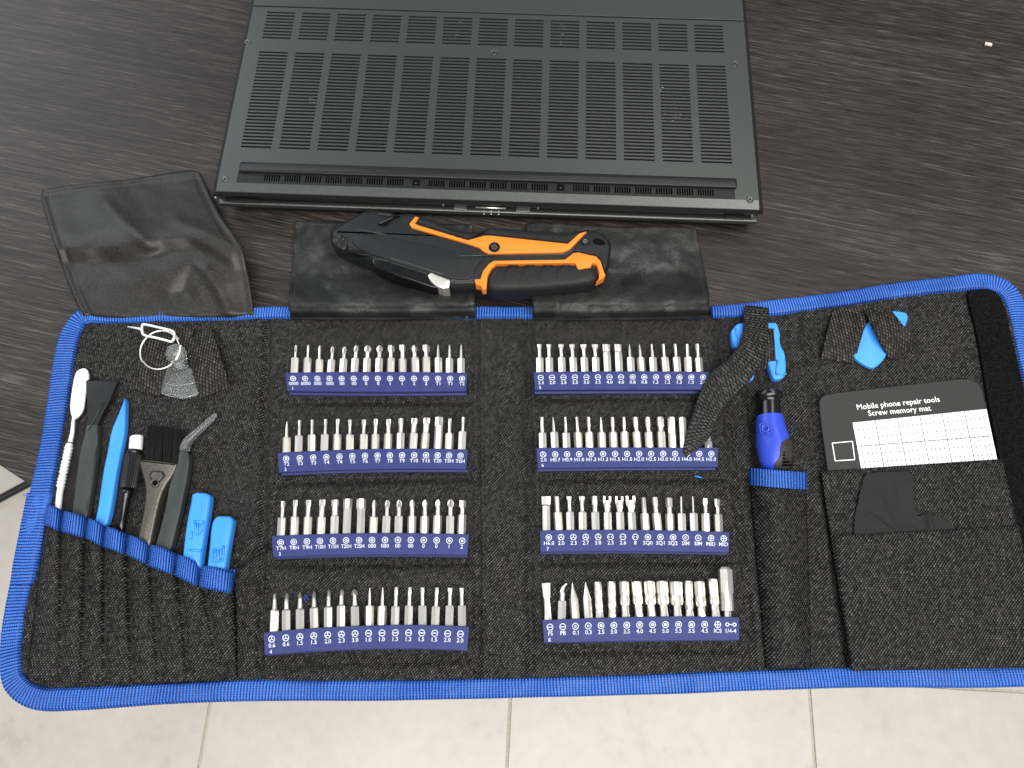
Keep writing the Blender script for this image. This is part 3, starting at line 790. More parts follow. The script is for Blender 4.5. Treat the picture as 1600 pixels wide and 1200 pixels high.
    for x0, x1 in ((709, 730), (806, 829), (361, 405), (1130, 1160)):
        a = lx(x0, 325); b = lx(x1, 325); mb = MB(); mb.box(Q(a, -.0012, .0100), e1 * (b - a), e2 * .0030, (0, 0, .0012)); bev(mb.build('hinge_pad', M['lap_edge'] if x0 > 700 and x0 < 900 else M['lap_dark'], lid), .0003)
    a = lx(744, 322); b = lx(791, 323)
    mb = MB(); mb.tube([Q(a, .0001, .0118), Q(b, .0001, .0118)], .0006, 8); mb.build('latch_bar', M['metal'], lid, True)
    for px in (756, 767.5, 779):
        for k, yy in enumerate((-.0012, -.0026, -.0040)):
            mb = MB(); x = lx(px, 335); mb.disc(Q(x, (.0003, -.0012, -.00215)[k], (.0106, .01015, .0086)[k]), .00042, 8); mb.build('status_dot', M['metal'], lid)
    for px, w_ in ((693, 1), (840, 1), (338, 1), (1170, 1)):
        mb = MB(); x = lx(px, 318); mb.tube([Q(x, .0006, .0118), Q(x + .0006, .0006, .0118)], .0005, 6); mb.build('gap_rivet', M['metal'], lid)
    # front rubber bumper below
    mb = MB(); mb.box(Q(.02, .001, .0001), e1 * (W - .04), e2 * .008, (0, 0, .0014)); mb.build('rubber_foot', M['rubber'], lid)
    # ribs inside the gap
    mb = MB()
    for i in range(7):
        x = lx(752 + i * 14, 318); mb.box(Q(x, .0003, .0145), e1 * .0036, e2 * .0010, (0, 0, .0006))
    mb.build('gap_rib', M['lap_edge'], lid)
build_laptop()

# ================================================================ UTILITY KNIFE
def build_knife():
    k = 10 / 3.0
    def z(x, y): return (500 + x / k, 320 + y / k)
    kn = empty('utility_knife', P(735, 395, .004), 'black and orange utility knife resting across the raised flaps', 'utility knife')
    body = [(52, 162), (60, 140), (215, 50), (255, 36), (370, 44), (405, 60), (440, 54), (490, 54), (520, 62), (600, 92), (680, 130), (770, 150), (830, 148), (880, 122), (960, 128), (1100, 142), (1290, 152), (1360, 140), (1400, 136), (1460, 146), (1508, 185),
            (1520, 225), (1505, 330), (1470, 398), (1380, 412), (1160, 436), (980, 446), (870, 442), (780, 442), (690, 442), (600, 425), (520, 392), (400, 358), (285, 312), (180, 270), (90, 232), (58, 205)]
    zt = .0245; zm = .018
    bw = [P(*z(*p), zm) for p in body]; bw = [(p.x, p.y) for p in bw]
    bw2 = chaikin(bw, 1)
    v, f = pill(bw2, .0080, .0228, .0052, 5)
    bd = wn(link('body', v, f, M['blackgrey'], kn, True), 50)
    def P2(name, pts, z0, z1, r, mat, par=bd, it=1): return pillobj(name, [z(*p) for p in pts], z1, z0, z1, r, mat, par, it=it)
    # raised front shell facets
    P2('shell', [(170, 140), (330, 160), (520, 196), (800, 262), (868, 270), (812, 320), (795, 385), (700, 388), (560, 350), (330, 280), (165, 215)], .0222, .0234, .0007, M['blackgrey'], it=1)
    P2('inlay', [(465, 98), (495, 60), (514, 64), (492, 96), (520, 108), (770, 183), (860, 158), (900, 160), (1290, 202), (1350, 148), (1390, 138), (1300, 232), (1262, 247), (880, 254), (850, 240), (830, 222), (760, 198), (478, 118)], .0225, .0243, .0005, M['orange'], it=0)
    P2('inlay', [(805, 388), (835, 385), (848, 345), (880, 305), (905, 290), (1275, 284), (1320, 250), (1345, 246), (1440, 268), (1462, 292), (1482, 355), (1488, 362), (1478, 380), (1440, 398), (1452, 385), (1455, 350), (1442, 310), (1420, 300), (1408, 325), (1345, 336), (1330, 303), (1280, 302), (918, 306), (892, 330), (872, 370), (866, 440), (845, 440), (838, 420), (812, 415)], .0200, .0257, .0005, M['orange'], it=0)
    gp = [(872, 372), (890, 332), (918, 308), (1280, 304), (1330, 306), (1400, 312), (1440, 330), (1450, 360), (1446, 384), (1425, 398), (1390, 410), (1160, 432), (980, 442), (870, 440)]
    P2('grip', gp, .0120, .0252, .0034, M['rubber'], it=1)
    gr = MB()
    for x in (985, 1075, 1168, 1260):
        for pts in ([(x, 318), (x - 26, 350), (x - 28, 385), (x - 30, 418)], [(x, 318), (x + 45, 318)]):
            w_ = [P(*z(*p), {318: .0246, 350: .0253, 385: .0251, 418: .0240}[p[1]]) for p in pts]; gr.tube(w_, .0006, 6)
    gr.build('grip_rib', M['blackgrey'], bd, True)
    P2('grip', [(560, 80), (640, 108), (690, 135), (770, 155), (840, 150), (885, 128), (1100, 148), (1290, 158), (1372, 145), (1348, 158), (1288, 196), (900, 155), (855, 152), (770, 176), (560, 110), (505, 92), (515, 72)], .0180, .0236, .0010, M['rubber'], it=0)
    # back end : screw, lanyard hole, ridge
    P2('end_cap', [(1392, 146), (1450, 150), (1500, 190), (1508, 225), (1495, 320), (1482, 350), (1465, 290), (1440, 262), (1345, 240), (1312, 240)], .0222, .0240, .0006, M['blackgrey'], it=1)
    P2('lanyard_hole', [(1418, 185), (1440, 168), (1485, 190), (1488, 204), (1470, 212), (1428, 204)], .0236, .0242, .0002, M['void'])
    for (x, y, r) in ((908, 221, .0028), (1382, 190, .0022)):
        c = P(*z(x, y), .0245); m_ = MB(); m_.disc(c + Vector((0, 0, .0001)), r, 20); s = m_.build('screw', M['void'], bd)
        m_ = MB(); m_.disc(c + Vector((0, 0, .0003)), r * .62, 12, r * .32); m_.disc(c + Vector((0, 0, .0004)), r * .2, 6); m_.build('screw_head', M['lap_edge'], s)
        m_ = MB(); m_.tube([c + Vector((math.cos(a * pi / 10) * r, math.sin(a * pi / 10) * r, 0)) for a in range(20)], r * .16, 6, True); m_.build('screw_rim', M['blackp'], s, True)
    # nose details
    P2('blade_slot', [(300, 100), (370, 58), (415, 56), (375, 72), (345, 105)], .0228, .0240, .0003, M['void'], it=0)
    m_ = MB(); m_.tube([P(*z(312, 97), .0242), P(*z(378, 66), .0242)], .0004, 6); m_.tube([P(*z(305, 48), .0236), P(*z(370, 55), .0236)], .0004, 6); m_.build('slot_edge', M['lap_edge'], bd)
    m_ = MB(); m_.tube([P(*z(108 + 24 * math.cos(a) * .7, 188 + 26 * math.sin(a)), .0226) for a in [2.0 + i * .42 for i in range(11)]], .0007, 6); m_.build('nose_hook', M['lap_black'], bd, True)
    P2('nose_cap', [(62, 165), (135, 160), (150, 185), (132, 240), (90, 222), (60, 200)], .0170, .0232, .0012, M['blackp'])
    P2('side_rail', [(150, 222), (262, 248), (268, 262), (230, 262), (150, 244)], .0190, .0231, .0003, M['lap_black'], it=0)
    P2('side_rail', [(270, 280), (365, 296), (560, 356), (680, 398), (676, 430), (590, 432), (400, 368), (280, 322)], .0120, .0222, .0008, M['lap_black'], it=0)
    m_ = MB(); m_.tube([P(*z(370, 278), .0234), P(*z(640, 362), .0232)], .0004, 6); m_.tube([P(*z(280, 282), .0226), P(*z(355, 292), .0226)], .0003, 6); m_.tube([P(*z(700, 409), .0226), P(*z(800, 405), .0226)], .0004, 6)
    m_.build('rail_edge', M['lap_edge'], bd)
    # thumb slider : scalloped
    pts = [(562, 368), (575, 354)]
    for i in range(7): pts += [(590 + i * 13, 356 + i * 5), (597 + i * 13, 363 + i * 5)]
    pts += [(678, 396), (672, 432), (640, 436), (612, 425), (590, 410), (572, 392)]
    sl = P2('slider', pts, .0110, .0238, .0004, M['metal'], it=0)
    # embossed lines on the shell
    m_ = MB()
    for q in ([(175, 124), (355, 158)], [(500, 120), (700, 180), (845, 236)], [(700, 268), (905, 262)], [(905, 268), (1280, 258), (1320, 232), (1360, 222), (1450, 240)], [(310, 230), (345, 212)]):
        m_.tube([P(*z(*p), .0226 + (.0010 if q[0][0] > 320 and q[0][0] < 720 and q[0][1] > 119 and q[0][0] != 500 else 0)) for p in q], .0004, 6)
    m_.build('mould_line', M['greyp'], bd, True)
build_knife()

# ================================================================ BITS AND HOLDERS
HZ0, HZ1 = .0052, .0125
BZc = .0090
def mkline(pts):
    w_ = [P(x, y, HZ1) for x, y in pts]
    def g(u):
        d = u * (len(w_) - 1); i = min(int(d), len(w_) - 2); return w_[i].lerp(w_[i + 1], d - i)
    return g
def quadcurve(a, m, b, n=16):
    """parabola through a, m (middle), b"""
    out = []
    for i in range(n + 1):
        t = i / n; k = 4 * t * (1 - t)
        out.append(tuple(lerp(a[q], b[q], t) + k * (m[q] - (a[q] + b[q]) / 2) for q in (0, 1)))
    return out
holders = {
 'upper left': dict(no='1', t=[(446, 582), (588, 580.5), (730, 582)], b=[(449, 611), (590, 612.5), (728, 611.5)], sx=(457, 722.6),
    txt='0000 0000 000 000 00 00 0 0 1 1 2 2 T1 T1 T2'.split(), sym='++++++++++++ooo'),
 'second left': dict(no='2', t=[(434, 707), (590, 701), (731, 702)], b=[(436, 738.5), (590, 733.5), (728, 733.5)], sx=(445.5, 719.4),
    txt='T2 T3 T3 T4 T4 T5 T6 T7 T8 T9 T10 T15 T20 T5H T6H'.split(), sym='ooooooooooooohh'),
 'third left': dict(no='3', t=[(425, 837), (580, 832.5), (733, 834.5)], b=[(427, 871), (580, 867), (730, 868)], sx=(437.8, 723),
    txt='T7H T8H T9H T10H T15H T20H T25H 000 000 00 00 0 0 1 2'.split(), sym='hhhhhhh********'),
 'bottom left': dict(no='4', t=[(412, 988), (577, 977), (733, 978.5)], b=[(414, 1024), (577, 1014.5), (730, 1017)], sx=(423.3, 719.7),
    txt='0.6 0.6 1.5 1.5 2.0 2.3 3.0 1.0 1.0 1.3 1.3 1.5 1.5 2.0 2.0'.split(), sym='YYYYYYY--------'),
 'upper right': dict(no='5', t=[(833.5, 581), (970, 579.5), (1109, 580.5)], b=[(836, 609.5), (970, 609), (1108, 609)], sx=(844.2, 1099),
    txt='2.5 2.0 2.5 2.5 3.0 3.5 4.0 4.0 0.8 0.8 1.2 1.2 1.3 1.3 2.0'.split(), sym='--------ppppppp'),
 'second right': dict(no='6', t=[(838, 699.5), (980, 698.7), (1122, 699.4)], b=[(840.5, 732), (980, 730.5), (1121, 730)], sx=(848, 1111.6),
    txt='2.0 H0.7 H0.9 H1.0 H1.3 H1.3 H1.5 H1.5 H2.0 H2.5 H3.0 H3.5 H4.0 H4.5 H5.0'.split(), sym='Yoooooooooooooo'),
 'third right': dict(no='7', t=[(843.6, 828.6), (990, 827.5), (1139.5, 831)], b=[(845, 863), (990, 862), (1138.5, 864)], sx=(857.4, 1131.2),
    txt='H6.0 2.0 2.3 2.7 3.0 2.3 2.6 8 SQ0 SQ1 SQ2 SIM SIM MID MID'.split(), sym='oYYYYFFFsssrr++'),
 'bottom right': dict(no='8', t=[(847.5, 969), (1000, 963.4), (1154.5, 964)], b=[(850.5, 1004.5), (1000, 1002), (1155, 1000.5)], sx=(858.7, 1142),
    txt='FS PB 0.1 0.3 2.5 3.0 3.5 4.0 4.5 5.0 5.5 3.5 4.5 ICS 1/4-4'.split(), sym='--rrooooooooo+='),
}
def holder(name, h):
    T = quadcurve(*h['t']); Bm = quadcurve(*h['b']); n = len(T)
    c = P((T[0][0] + T[-1][0]) / 2, (T[0][1] + Bm[0][1]) / 2, HZ0)
    desc = {'1': 'straight blue strip marked 1 holding fifteen bits, topmost of the left column', '2': 'slightly bowed blue strip marked 2 under the top one of the left column', '3': 'blue strip marked 3 with T7H to T25H marks in the left column',
            '4': 'most tilted and bowed blue strip marked 4, lowest of the left column', '5': 'blue strip whose right corner passes under the black strap, topmost of the right column', '6': 'blue strip marked 6 with H sizes and the strap tip lying on it',
            '7': 'blue strip marked 7 with SQ, SIM and MID marks in the right column', '8': 'blue strip marked 8 holding the small sockets, lowest of the right column'}[h['no']]
    root = empty('bit_holder', c, desc, 'bit holder', 'blue bit holder strips')
    secs = []
    for i in range(n):
        a = P(*T[i], HZ1); b = P(*Bm[i], HZ1); d = (a - b); L = d.length; d.normalize()
        prof = [(0.0003, HZ1), (0, HZ1 - .0004), (0, HZ1 - .0016), (.0006, HZ1 - .0020), (.0010, HZ1 - .0030), (.0010, HZ0 + .0022), (-.0001, HZ0 + .0018), (-.0001, HZ0), (L, HZ0), (L, HZ1 - .0004), (L - .0003, HZ1)]
        secs.append([b + d * q + Vector((0, 0, zz - HZ1)) for q, zz in prof])
    v, f = loft(secs)
    o = link('strip', v, f, M['hold'], root, True); wn(o, 30)
    # print
    mb = MB(); top = mkline(T); bot = mkline(Bm)
    xa, xb = T[0][0], T[-1][0]; s = .00158; lw = .00036
    for i, (tx, sy) in enumerate(zip(h['txt'], h['sym'])):
        px = lerp(h['sx'][0], h['sx'][1], i / 14); u = (px - xa) / (xb - xa); a = top(u); b = bot(u)
        ex = (top(min(1, u + .02)) - top(max(0, u - .02))).normalized(); ey = (a - b).normalized()
        def mp(x, y, a=a, b=b, ex=ex, ey=ey): return b + ey * ((a - b).length * .5 + y) + ex * x + Vector((0, 0, .00012))
        yc = .0018
        def ring_(cx, cy, r, r2, n_=18): 
            vs = [mp(cx + math.cos(2 * pi * q / n_) * rr, cy + math.sin(2 * pi * q / n_) * rr) for rr in (r, r2) for q in range(n_)]
            mb.add(vs, [[q, (q + 1) % n_, n_ + (q + 1) % n_, n_ + q] for q in range(n_)])
        def dot_(cx, cy, r, n_=10, ph=0): mb.add([mp(cx + math.cos(2 * pi * q / n_ + ph) * r, cy + math.sin(2 * pi * q / n_ + ph) * r) for q in range(n_)], [list(range(n_))])
        def bar_(x0, y0, x1, y1, w_):
            d = Vector((x1 - x0, y1 - y0)).normalized(); nn = Vector((-d.y, d.x)) * w_ / 2
            mb.add([mp(x0 + nn.x, y0 + nn.y), mp(x0 - nn.x, y0 - nn.y), mp(x1 - nn.x, y1 - nn.y), mp(x1 + nn.x, y1 + nn.y)], [[0, 1, 2, 3]])
        if sy == '=':
            ring_(-.0017, yc, .00095, .0005); ring_(.0017, yc, .00095, .0005); bar_(-.0008, yc, .0008, yc, .0004)
        else:
            ring_(0, yc, s, s - lw)
            q = s - lw - .0001
            if sy == '+': bar_(-q, yc, q, yc, .0004); bar_(0, yc - q, 0, yc - .0002, .0004); bar_(0, yc + .0002, 0, yc + q, .0004)
            elif sy == '-': bar_(-q * .9, yc, q * .9, yc, .00042)
            elif sy == 'o': dot_(0, yc, .0008, 6)
            elif sy == 'h': ring_(0, yc, .00085, .0004, 6)
            elif sy == '*': dot_(0, yc, .0008, 4)
            elif sy == 'p': dot_(0, yc, .00085, 5, pi / 2)
            elif sy == 's': dot_(0, yc, .0009, 4, pi / 4)
            elif sy == 'r': ring_(0, yc, .0006, .0003)
            elif sy == 'F': bar_(-q * .8, yc, -.0003, yc, .0005); bar_(.0003, yc, q * .8, yc, .0005)
            elif sy == 'Y':
                for k_ in range(3): a_ = pi / 2 + k_ * 2 * pi / 3; bar_(0, yc, math.cos(a_) * q, yc + math.sin(a_) * q, .0004)
        put_text(mb, tx, mp, 0, -.0010, .00185, .012, wd=(.0050 if len(tx) > 3 else None))
        if i == 0: put_text(mb, h['no'], mp, -.0007, -.0038, .0017, .012)
    mb.build('printed_marks', M['print'], root, fix=False)
    return T, Bm, root
def sec12(y, fn, n=12, ph=0): return [(fn(2 * pi * k / n + ph) * math.cos(2 * pi * k / n + ph), y, fn(2 * pi * k / n + ph) * math.sin(2 * pi * k / n + ph)) for k in range(n)]
AF = .00188   # half across flats of the hexagonal shank
def hexr(r): return lambda a: r / math.cos((a + pi / 6) % (pi / 3) - pi / 6)
def circ(r): return lambda a: r
def star(r, q=.72): return lambda a: r * (1 if round(a / (pi / 6)) % 2 == 0 else q)
def cross(r): return lambda a: r * (1 if round(a / (pi / 6)) % 3 == 0 else .42)
def tri(r): return lambda a: r * (1 if round(a / (pi / 6) + 1) % 4 == 0 else (.5 if round(a / (pi / 6) + 1) % 4 == 2 else .55))
def flat(wd, th):
    def f(a): return 1 / max(abs(math.cos(a)) / wd, abs(math.sin(a)) / th, 1e-9) * 1.0
    return f
def make_bit(kind, Ls, Lt, wv, roll):
    """solid along +Y; origin where the bit leaves the holder; Ls shank, Lt full length"""
    sh = hexr(AF); S_ = []
    def add(y, fn): S_.append(sec12(y, fn))
    add(-.006, sh)
    L = Lt
    if kind not in ('wide', 'socket', 'adapter', 'awl', 'bigtorx', 'spat', 'bighex'):
        add(Ls - .0004, sh); add(Ls, hexr(AF * .86))
        nk = min(.0011, max(.0006, wv * .8)); 
    if kind in ('cross', 'pz'):
        r = wv; add(Ls + .0001, circ(nk)); add(L - .0042, circ(nk * .95)); add(L - .0026, cross(r)); add(L - .0012, cross(r * .85)); add(L, cross(r * .25))
    elif kind == 'plus':   # security cross, square end
        r = wv; add(Ls + .0001, circ(nk)); add(L - .0042, circ(nk)); add(L - .0028, cross(r)); add(L, cross(r * .92))
    elif kind == 'torx':
        r = wv; add(Ls + .0001, circ(max(.0008, r * .8))); add(L - .0035, circ(max(.0007, r * .85))); add(L - .0028, star(r)); add(L - .0002, star(r)); add(L, star(r * .8))
    elif kind == 'bigtorx':
        r = wv; add(L - .0066, sh); add(L - .0050, circ(r * .95)); add(L - .0046, star(r, .78)); add(L - .0002, star(r, .78)); add(L, star(r * .85, .8))
    elif kind == 'needle':
        add(Ls + .0001, circ(.0008)); add(L - .0035, circ(.00065)); add(L, circ(.00022))
    elif kind == 'pin':
        add(Ls + .0001, circ(.00045)); add(L, circ(.00042))
    elif kind == 'pick':   # pentalobe and small hex
        add(Ls + .0001, circ(.00085)); add(L - .0040, circ(.0008)); add(L - .003, star(wv, .8)); add(L, star(wv, .8))
    elif kind == 'Y':
        add(Ls + .0006, circ(.00115)); add(L - .0032, circ(.0009)); add(L - .0026, tri(wv)); add(L - .001, tri(wv * .85)); add(L, tri(wv * .2))
    elif kind == 'flat':
        add(Ls + .0001, circ(.00095)); add(L - .0040, circ(.00085)); add(L - .0018, flat(wv * .85, .00045)); add(L, flat(wv, .0002))
    elif kind == 'wide':
        add(L - .0075, sh); add(L - .0052, flat(AF * .95, .0016)); add(L - .0042, flat(wv * .94, .0007)); add(L, flat(wv, .00025))
    elif kind == 'spat':
        add(.0005, hexr(AF * .9)); add(.004, flat(AF * .75, .0010)); add(L * .6, flat(wv * .8, .0007)); add(L, flat(wv, .0002))
    elif kind == 'hex':
        add(Ls + .0001, circ(max(.0007, wv * .85))); add(L - .0055, circ(wv * .95)); add(L - .0050, hexr(wv)); add(L - .0003, hexr(wv)); add(L, hexr(wv * .8))
    elif kind == 'bighex':
        add(L - .0007, hexr(wv)); add(L, hexr(wv * .75))
    elif kind == 'square':
        add(Ls + .0001, circ(.0012)); add(L - .0050, circ(.0012)); add(L - .0046, flat(wv, wv)); add(L - .0003, flat(wv, wv)); add(L, flat(wv * .8, wv * .8))
    elif kind == 'fork':
        add(Ls + .0001, circ(.0013)); add(L - .0052, flat(wv * .8, .0011)); add(L - .0036, flat(wv, .0006)); add(L - .0022, flat(wv, .0005))
    elif kind == 'awl':
        add(Lt * .52, hexr(AF)); add(Lt * .62, hexr(AF * .8)); add(L - .0028, circ(.0008)); add(L, circ(.00015))
    elif kind == 'hook':
        add(Ls + .0001, circ(.0011)); add(Ls + .0012, circ(.0012))
    elif kind == 'mid':
        add(Ls + .0001, circ(.0009)); add(L - .0042, circ(.001)); add(L - .0025, cross(wv)); add(L - .0008, cross(wv)); add(L, cross(wv * .9))
    elif kind == 'socket':
        add(.0004, hexr(AF)); add(.0018, circ(AF)); add(Ls - .0006, circ(AF * 1.02)); add(Ls, circ(AF * .9)); add(Ls + .0002, circ(wv * .86)); add(Ls + .001, circ(wv)); add(Ls + .0035, circ(wv)); add(Ls + .0042, circ(wv * .93)); add(Ls + .0052, circ(wv * .93)); add(Ls + .006, circ(wv)); add(L - .0004, circ(wv)); add(L, circ(wv * .9))
        add(L, circ(wv * .62)); add(L - .003, hexr(wv * .55))
    elif kind == 'adapter':
        add(.0026, hexr(AF * .8)); add(.0027, circ(.0031)); add(L - .0125, circ(.0031)); add(L - .0122, hexr(.0030)); add(L - .0016, hexr(.0030)); add(L - .0006, circ(.0026)); add(L, circ(.0016))
    v, f = loft(S_)
    if kind == 'fork':
        y0 = L - .0024
        for s in (-1, 1):
            mb = MB(); mb.box((s * wv - (s > 0) * wv * .55, y0, -.0005), (wv * .55, 0, 0), (0, .0024, 0), (0, 0, .001)); n_ = len(v); v += mb.v; f += [[i + n_ for i in q] for q in mb.f]
    if kind == 'hook':
        mb = MB(); b_ = Ls + .001; mb.tube([(0, b_, 0), (.0001, b_ + .002, 0), (-.0002, b_ + .0036, 0), (.0004, b_ + .0052, 0), (.0013, L - .0006, 0), (.0021, L, 0)], [.00115, .0013, .0011, .0008, .0006, .00045], 10); n_ = len(v); v += mb.v; f += [[i + n_ for i in q] for q in mb.f]
    R_ = Matrix.Rotation(roll, 4, 'Y')
    if kind in ('wide', 'flat', 'spat', 'fork', 'hook'): R_ = Matrix.Rotation(roll * .15, 4, 'Y')
    v = [R_ @ Vector(p) for p in v]
    return v, f
K = {
 'upper left': (5, 420, 520, 305, [203, 298, 393, 487, 580, 672, 767, 860, 952, 1046, 1145, 1230, 1325, 1412, 1503], [213, 310, 400, 500, 594, 684, 775, 868, 957, 1045, 1137, 1230, 1323, 1412, 1503],
    [95, 95, 100, 107, 110, 100, 100, 100, 102, 98, 97, 98, 95, 95, 95], [200, 200, 213, 215, 208, 203, 203, 203, 200, 203, 195, 192, 200, 205, 205],
    'cross.7 cross.75 cross.9 cross.95 cross1.15 cross1.2 cross1.9 cross1.7 plus1.9 plus1.9 cross1.7 plus2.1 needle1 needle1 needle1'),
 'second left': (5, 420, 520, None, [138, 235, 338, 437, 532, 632, 740, 830, 930, 1028, 1125, 1217, 1320, 1408, 1509], [142, 241, 339, 445, 540, 635, 745, 838, 938, 1034, 1140, 1236, 1333, 1415, 1520],
    [697, 685, 682, 677, 675, 680, 680, 675, 677, 670, 670, 668, 663, 672, 660], [820, 808, 800, 798, 795, 800, 795, 795, 790, 785, 785, 785, 785, 788, 775],
    'needle1 torx.85 torx.8 torx.85 torx.9 torx.9 torx1.1 torx1.1 torx1.3 torx1.4 torx1.7 torx1.9 bigtorx2.3 torx.9 torx.9'),
 'third left': (4.285, 400, 760, None, [170, 255, 343, 433, 524, 608, 700, 783, 872, 955, 1042, 1127, 1212, 1300, 1375], [182, 266, 355, 447, 532, 617, 707, 794, 881, 960, 1048, 1133, 1221, 1304, 1385],
    [100, 92, 92, 90, 90, 85, 85, 92, 92, 90, 90, 90, 88, 88, 95], [212, 205, 205, 205, 200, 200, 210, 205, 200, 200, 200, 200, 195, 200, 190],
    'torx1.1 torx1.2 torx1.4 torx1.65 torx1.85 bigtorx2.2 bigtorx2.4 cross1.1 cross1.2 cross1.35 cross1.5 cross1.6 cross1.6 cross1.7 plus1.9'),
 'bottom left': (4.285, 400, 760, None, [120, 205, 296, 394, 486, 572, 664, 759, 842, 932, 1022, 1115, 1200, 1293, 1380], [128, 205, 295, 387, 487, 573, 661, 763, 849, 940, 1031, 1115, 1212, 1301, 1377],
    [717, 712, 708, 703, 693, 688, 688, 680, 678, 675, 675, 678, 678, 680, 680], [830, 830, 825, 815, 810, 800, 805, 800, 800, 805, 800, 800, 805, 800, 800],
    'Y1.0 Y1.0 Y.95 Y1.0 Y1.1 Y1.3 Y1.8 needle1 needle1 flat.95 flat.95 flat1 flat1 flat1.2 flat1.1'),
 'upper right': (5, 820, 520, 298, [117, 192, 290, 380, 468, 555, 645, 735, 828, 912, 1005, 1100, 1190, 1278, 1362], [114, 188, 283, 369, 458, 548, 635, 727, 817, 895, 990, 1080, 1173, 1268, 1345],
    [92] * 15, [200, 200, 197, 197, 197, 197, 197, 197, 197, 197, 197, 195, 195, 195, 200],
    'flat1.25 flat1.3 flat1.5 flat1.5 flat1.7 flat1.75 wide2.0 wide1.9 needle1 needle1 pick.6 pick.75 pick.8 pick.85 pick1.0'),
 'second right': (5, 820, 520, None, [140, 235, 325, 420, 508, 603, 693, 783, 882, 975, 1068, 1155, 1240, 1335, 1432], [133, 221, 316, 407, 497, 594, 684, 773, 862, 958, 1055, 1143, 1228, 1330, 1425],
    [660] * 13 + [700, 780], [785, 780, 785, 780, 778, 780, 778, 775, 775, 778, 775, 775, 775, 775, 850],
    'flat.9 needle1 pick.65 pick.7 hex.85 needle1 hex.95 hex.8 hex1.2 hex1.2 hex1.6 bighex1.75 bighex1.7 bighex1.9 hex1.3'),
 'third right': (4.444, 820, 760, None, [150, 235, 315, 400, 492, 575, 663, 745, 838, 922, 1008, 1090, 1174, 1258, 1345], [148, 220, 308, 397, 484, 570, 655, 732, 823, 900, 1000, 1084, 1165, 1252, 1335],
    [70, 70, 70, 70, 68, 70, 70, 68, 78, 75, 80, 72, 72, 85, 88], [190, 180, 180, 180, 180, 180, 180, 180, 188, 185, 190, 190, 188, 190, 195],
    'wide2.3 square1.1 flat1.3 flat1.6 square1.4 fork2.0 fork2.0 fork2.4 square1.0 square1.3 square1.5 pin1 pin1 mid1.5 mid1.4'),
 'bottom right': (4.444, 820, 760, None, [162, 255, 350, 440, 520, 608, 700, 795, 880, 968, 1060, 1143, 1230, 1325, 1408], [147, 262, 330, 422, 505, 600, 687, 772, 862, 950, 1048, 1135, 1208, 1302, 1388],
    [672, 675, 670, 665, 665, 662, 660, 660, 658, 658, 662, 658, 660, 643, 558], [800, 795, 790, 790, 855, 850, 832, 825, 825, 825, 828, 860, 838, 825, 740],
    'spat2.1 hook1 awl1 awl1 socket1.95 socket2.05 socket2.4 socket2.55 socket2.75 socket2.9 socket3.15 socket2.0 socket2.6 socket2.3 adapter3'),
}
KN = dict(cross='fine cross-tip bit', plus='blunt cross-tip bit', torx='star-tip bit', bigtorx='thick star-ended bit', needle='needle-thin pointed bit', pin='straight pin-tip bit', pick='small slim-tip bit', Y='three-wing pointed bit', flat='small flat-blade bit', wide='broad flat-blade bit',
          spat='wide flat scraper bit', hex='hex-tip bit', bighex='thick hex bar bit', square='square-end bit', fork='forked U-end bit', awl='sharp cone-point bit', hook='curved hook bit', mid='notched cross-tip bit', socket='cylindrical socket bit', adapter='long hex adapter bit')
ORD = 'first second third fourth fifth sixth seventh eighth ninth tenth eleventh twelfth thirteenth fourteenth fifteenth'.split()
import re
seen = {}
for name, h in holders.items():
    T, Bm, root = holder(name, h)
    k, ox, oy, by, cb, ct, yt, ys_, kinds = K[name]
    for i, kd in enumerate(kinds.split()):
        if name == 'second right' and i == 13: continue
        kind, wv = re.match(r'([a-zA-Z]+)([\d.]+)', kd).groups(); wv = float(wv) * .001
        bx = ox + cb[i] / k
        u = (bx - T[0][0]) / (T[-1][0] - T[0][0]); ty = T[0][1]
        for a, b in zip(T[:-1], T[1:]):
            if a[0] <= bx <= b[0]: ty = lerp(a[1], b[1], (bx - a[0]) / (b[0] - a[0]))
        p0 = P(bx, ty, BZc); p1 = P(ox + ct[i] / k, oy + yt[i] / k, BZc)
        d = p1 - p0; L = d.length; ang = math.atan2(d.y, d.x) - pi / 2
        ysh = oy + ys_[i] / k
        fr = (ty - ysh) / max(1, ty - (oy + yt[i] / k)); Ls = L * fr
        roll = random.choice([0, 0, .18, .4, .52, .52]) + random.uniform(-.1, .1)
        p0 = p0 + Vector((0, 0, .0002))
        v, f = make_bit(kind, Ls, L, wv, roll)
        me = bpy.data.meshes.new('screwdriver_bit'); me.from_pydata([tuple(q) for q in v], [], f)
        bm = bmesh.new(); bm.from_mesh(me); bmesh.ops.recalc_face_normals(bm, faces=bm.faces); bm.to_mesh(me); bm.free()
        for pg in me.polygons: pg.use_smooth = True
        me.set_sharp_from_angle(angle=math.radians(28)); me.materials.append(M['metal'])
        o = bpy.data.objects.new('socket_bit' if kind == 'socket' else ('bit_adapter' if kind == 'adapter' else 'screwdriver_bit'), me); C.objects.link(o)
        o.location = p0; o.rotation_euler = (0, 0, ang)
        tx = h['txt'][i]
        tag(o, f"silver {KN[kind]} above mark {tx}, {ORD[i]} from left in blue strip {h['no']}", 'socket bit' if kind == 'socket' else 'screwdriver bit', f"bits standing in the blue strips")
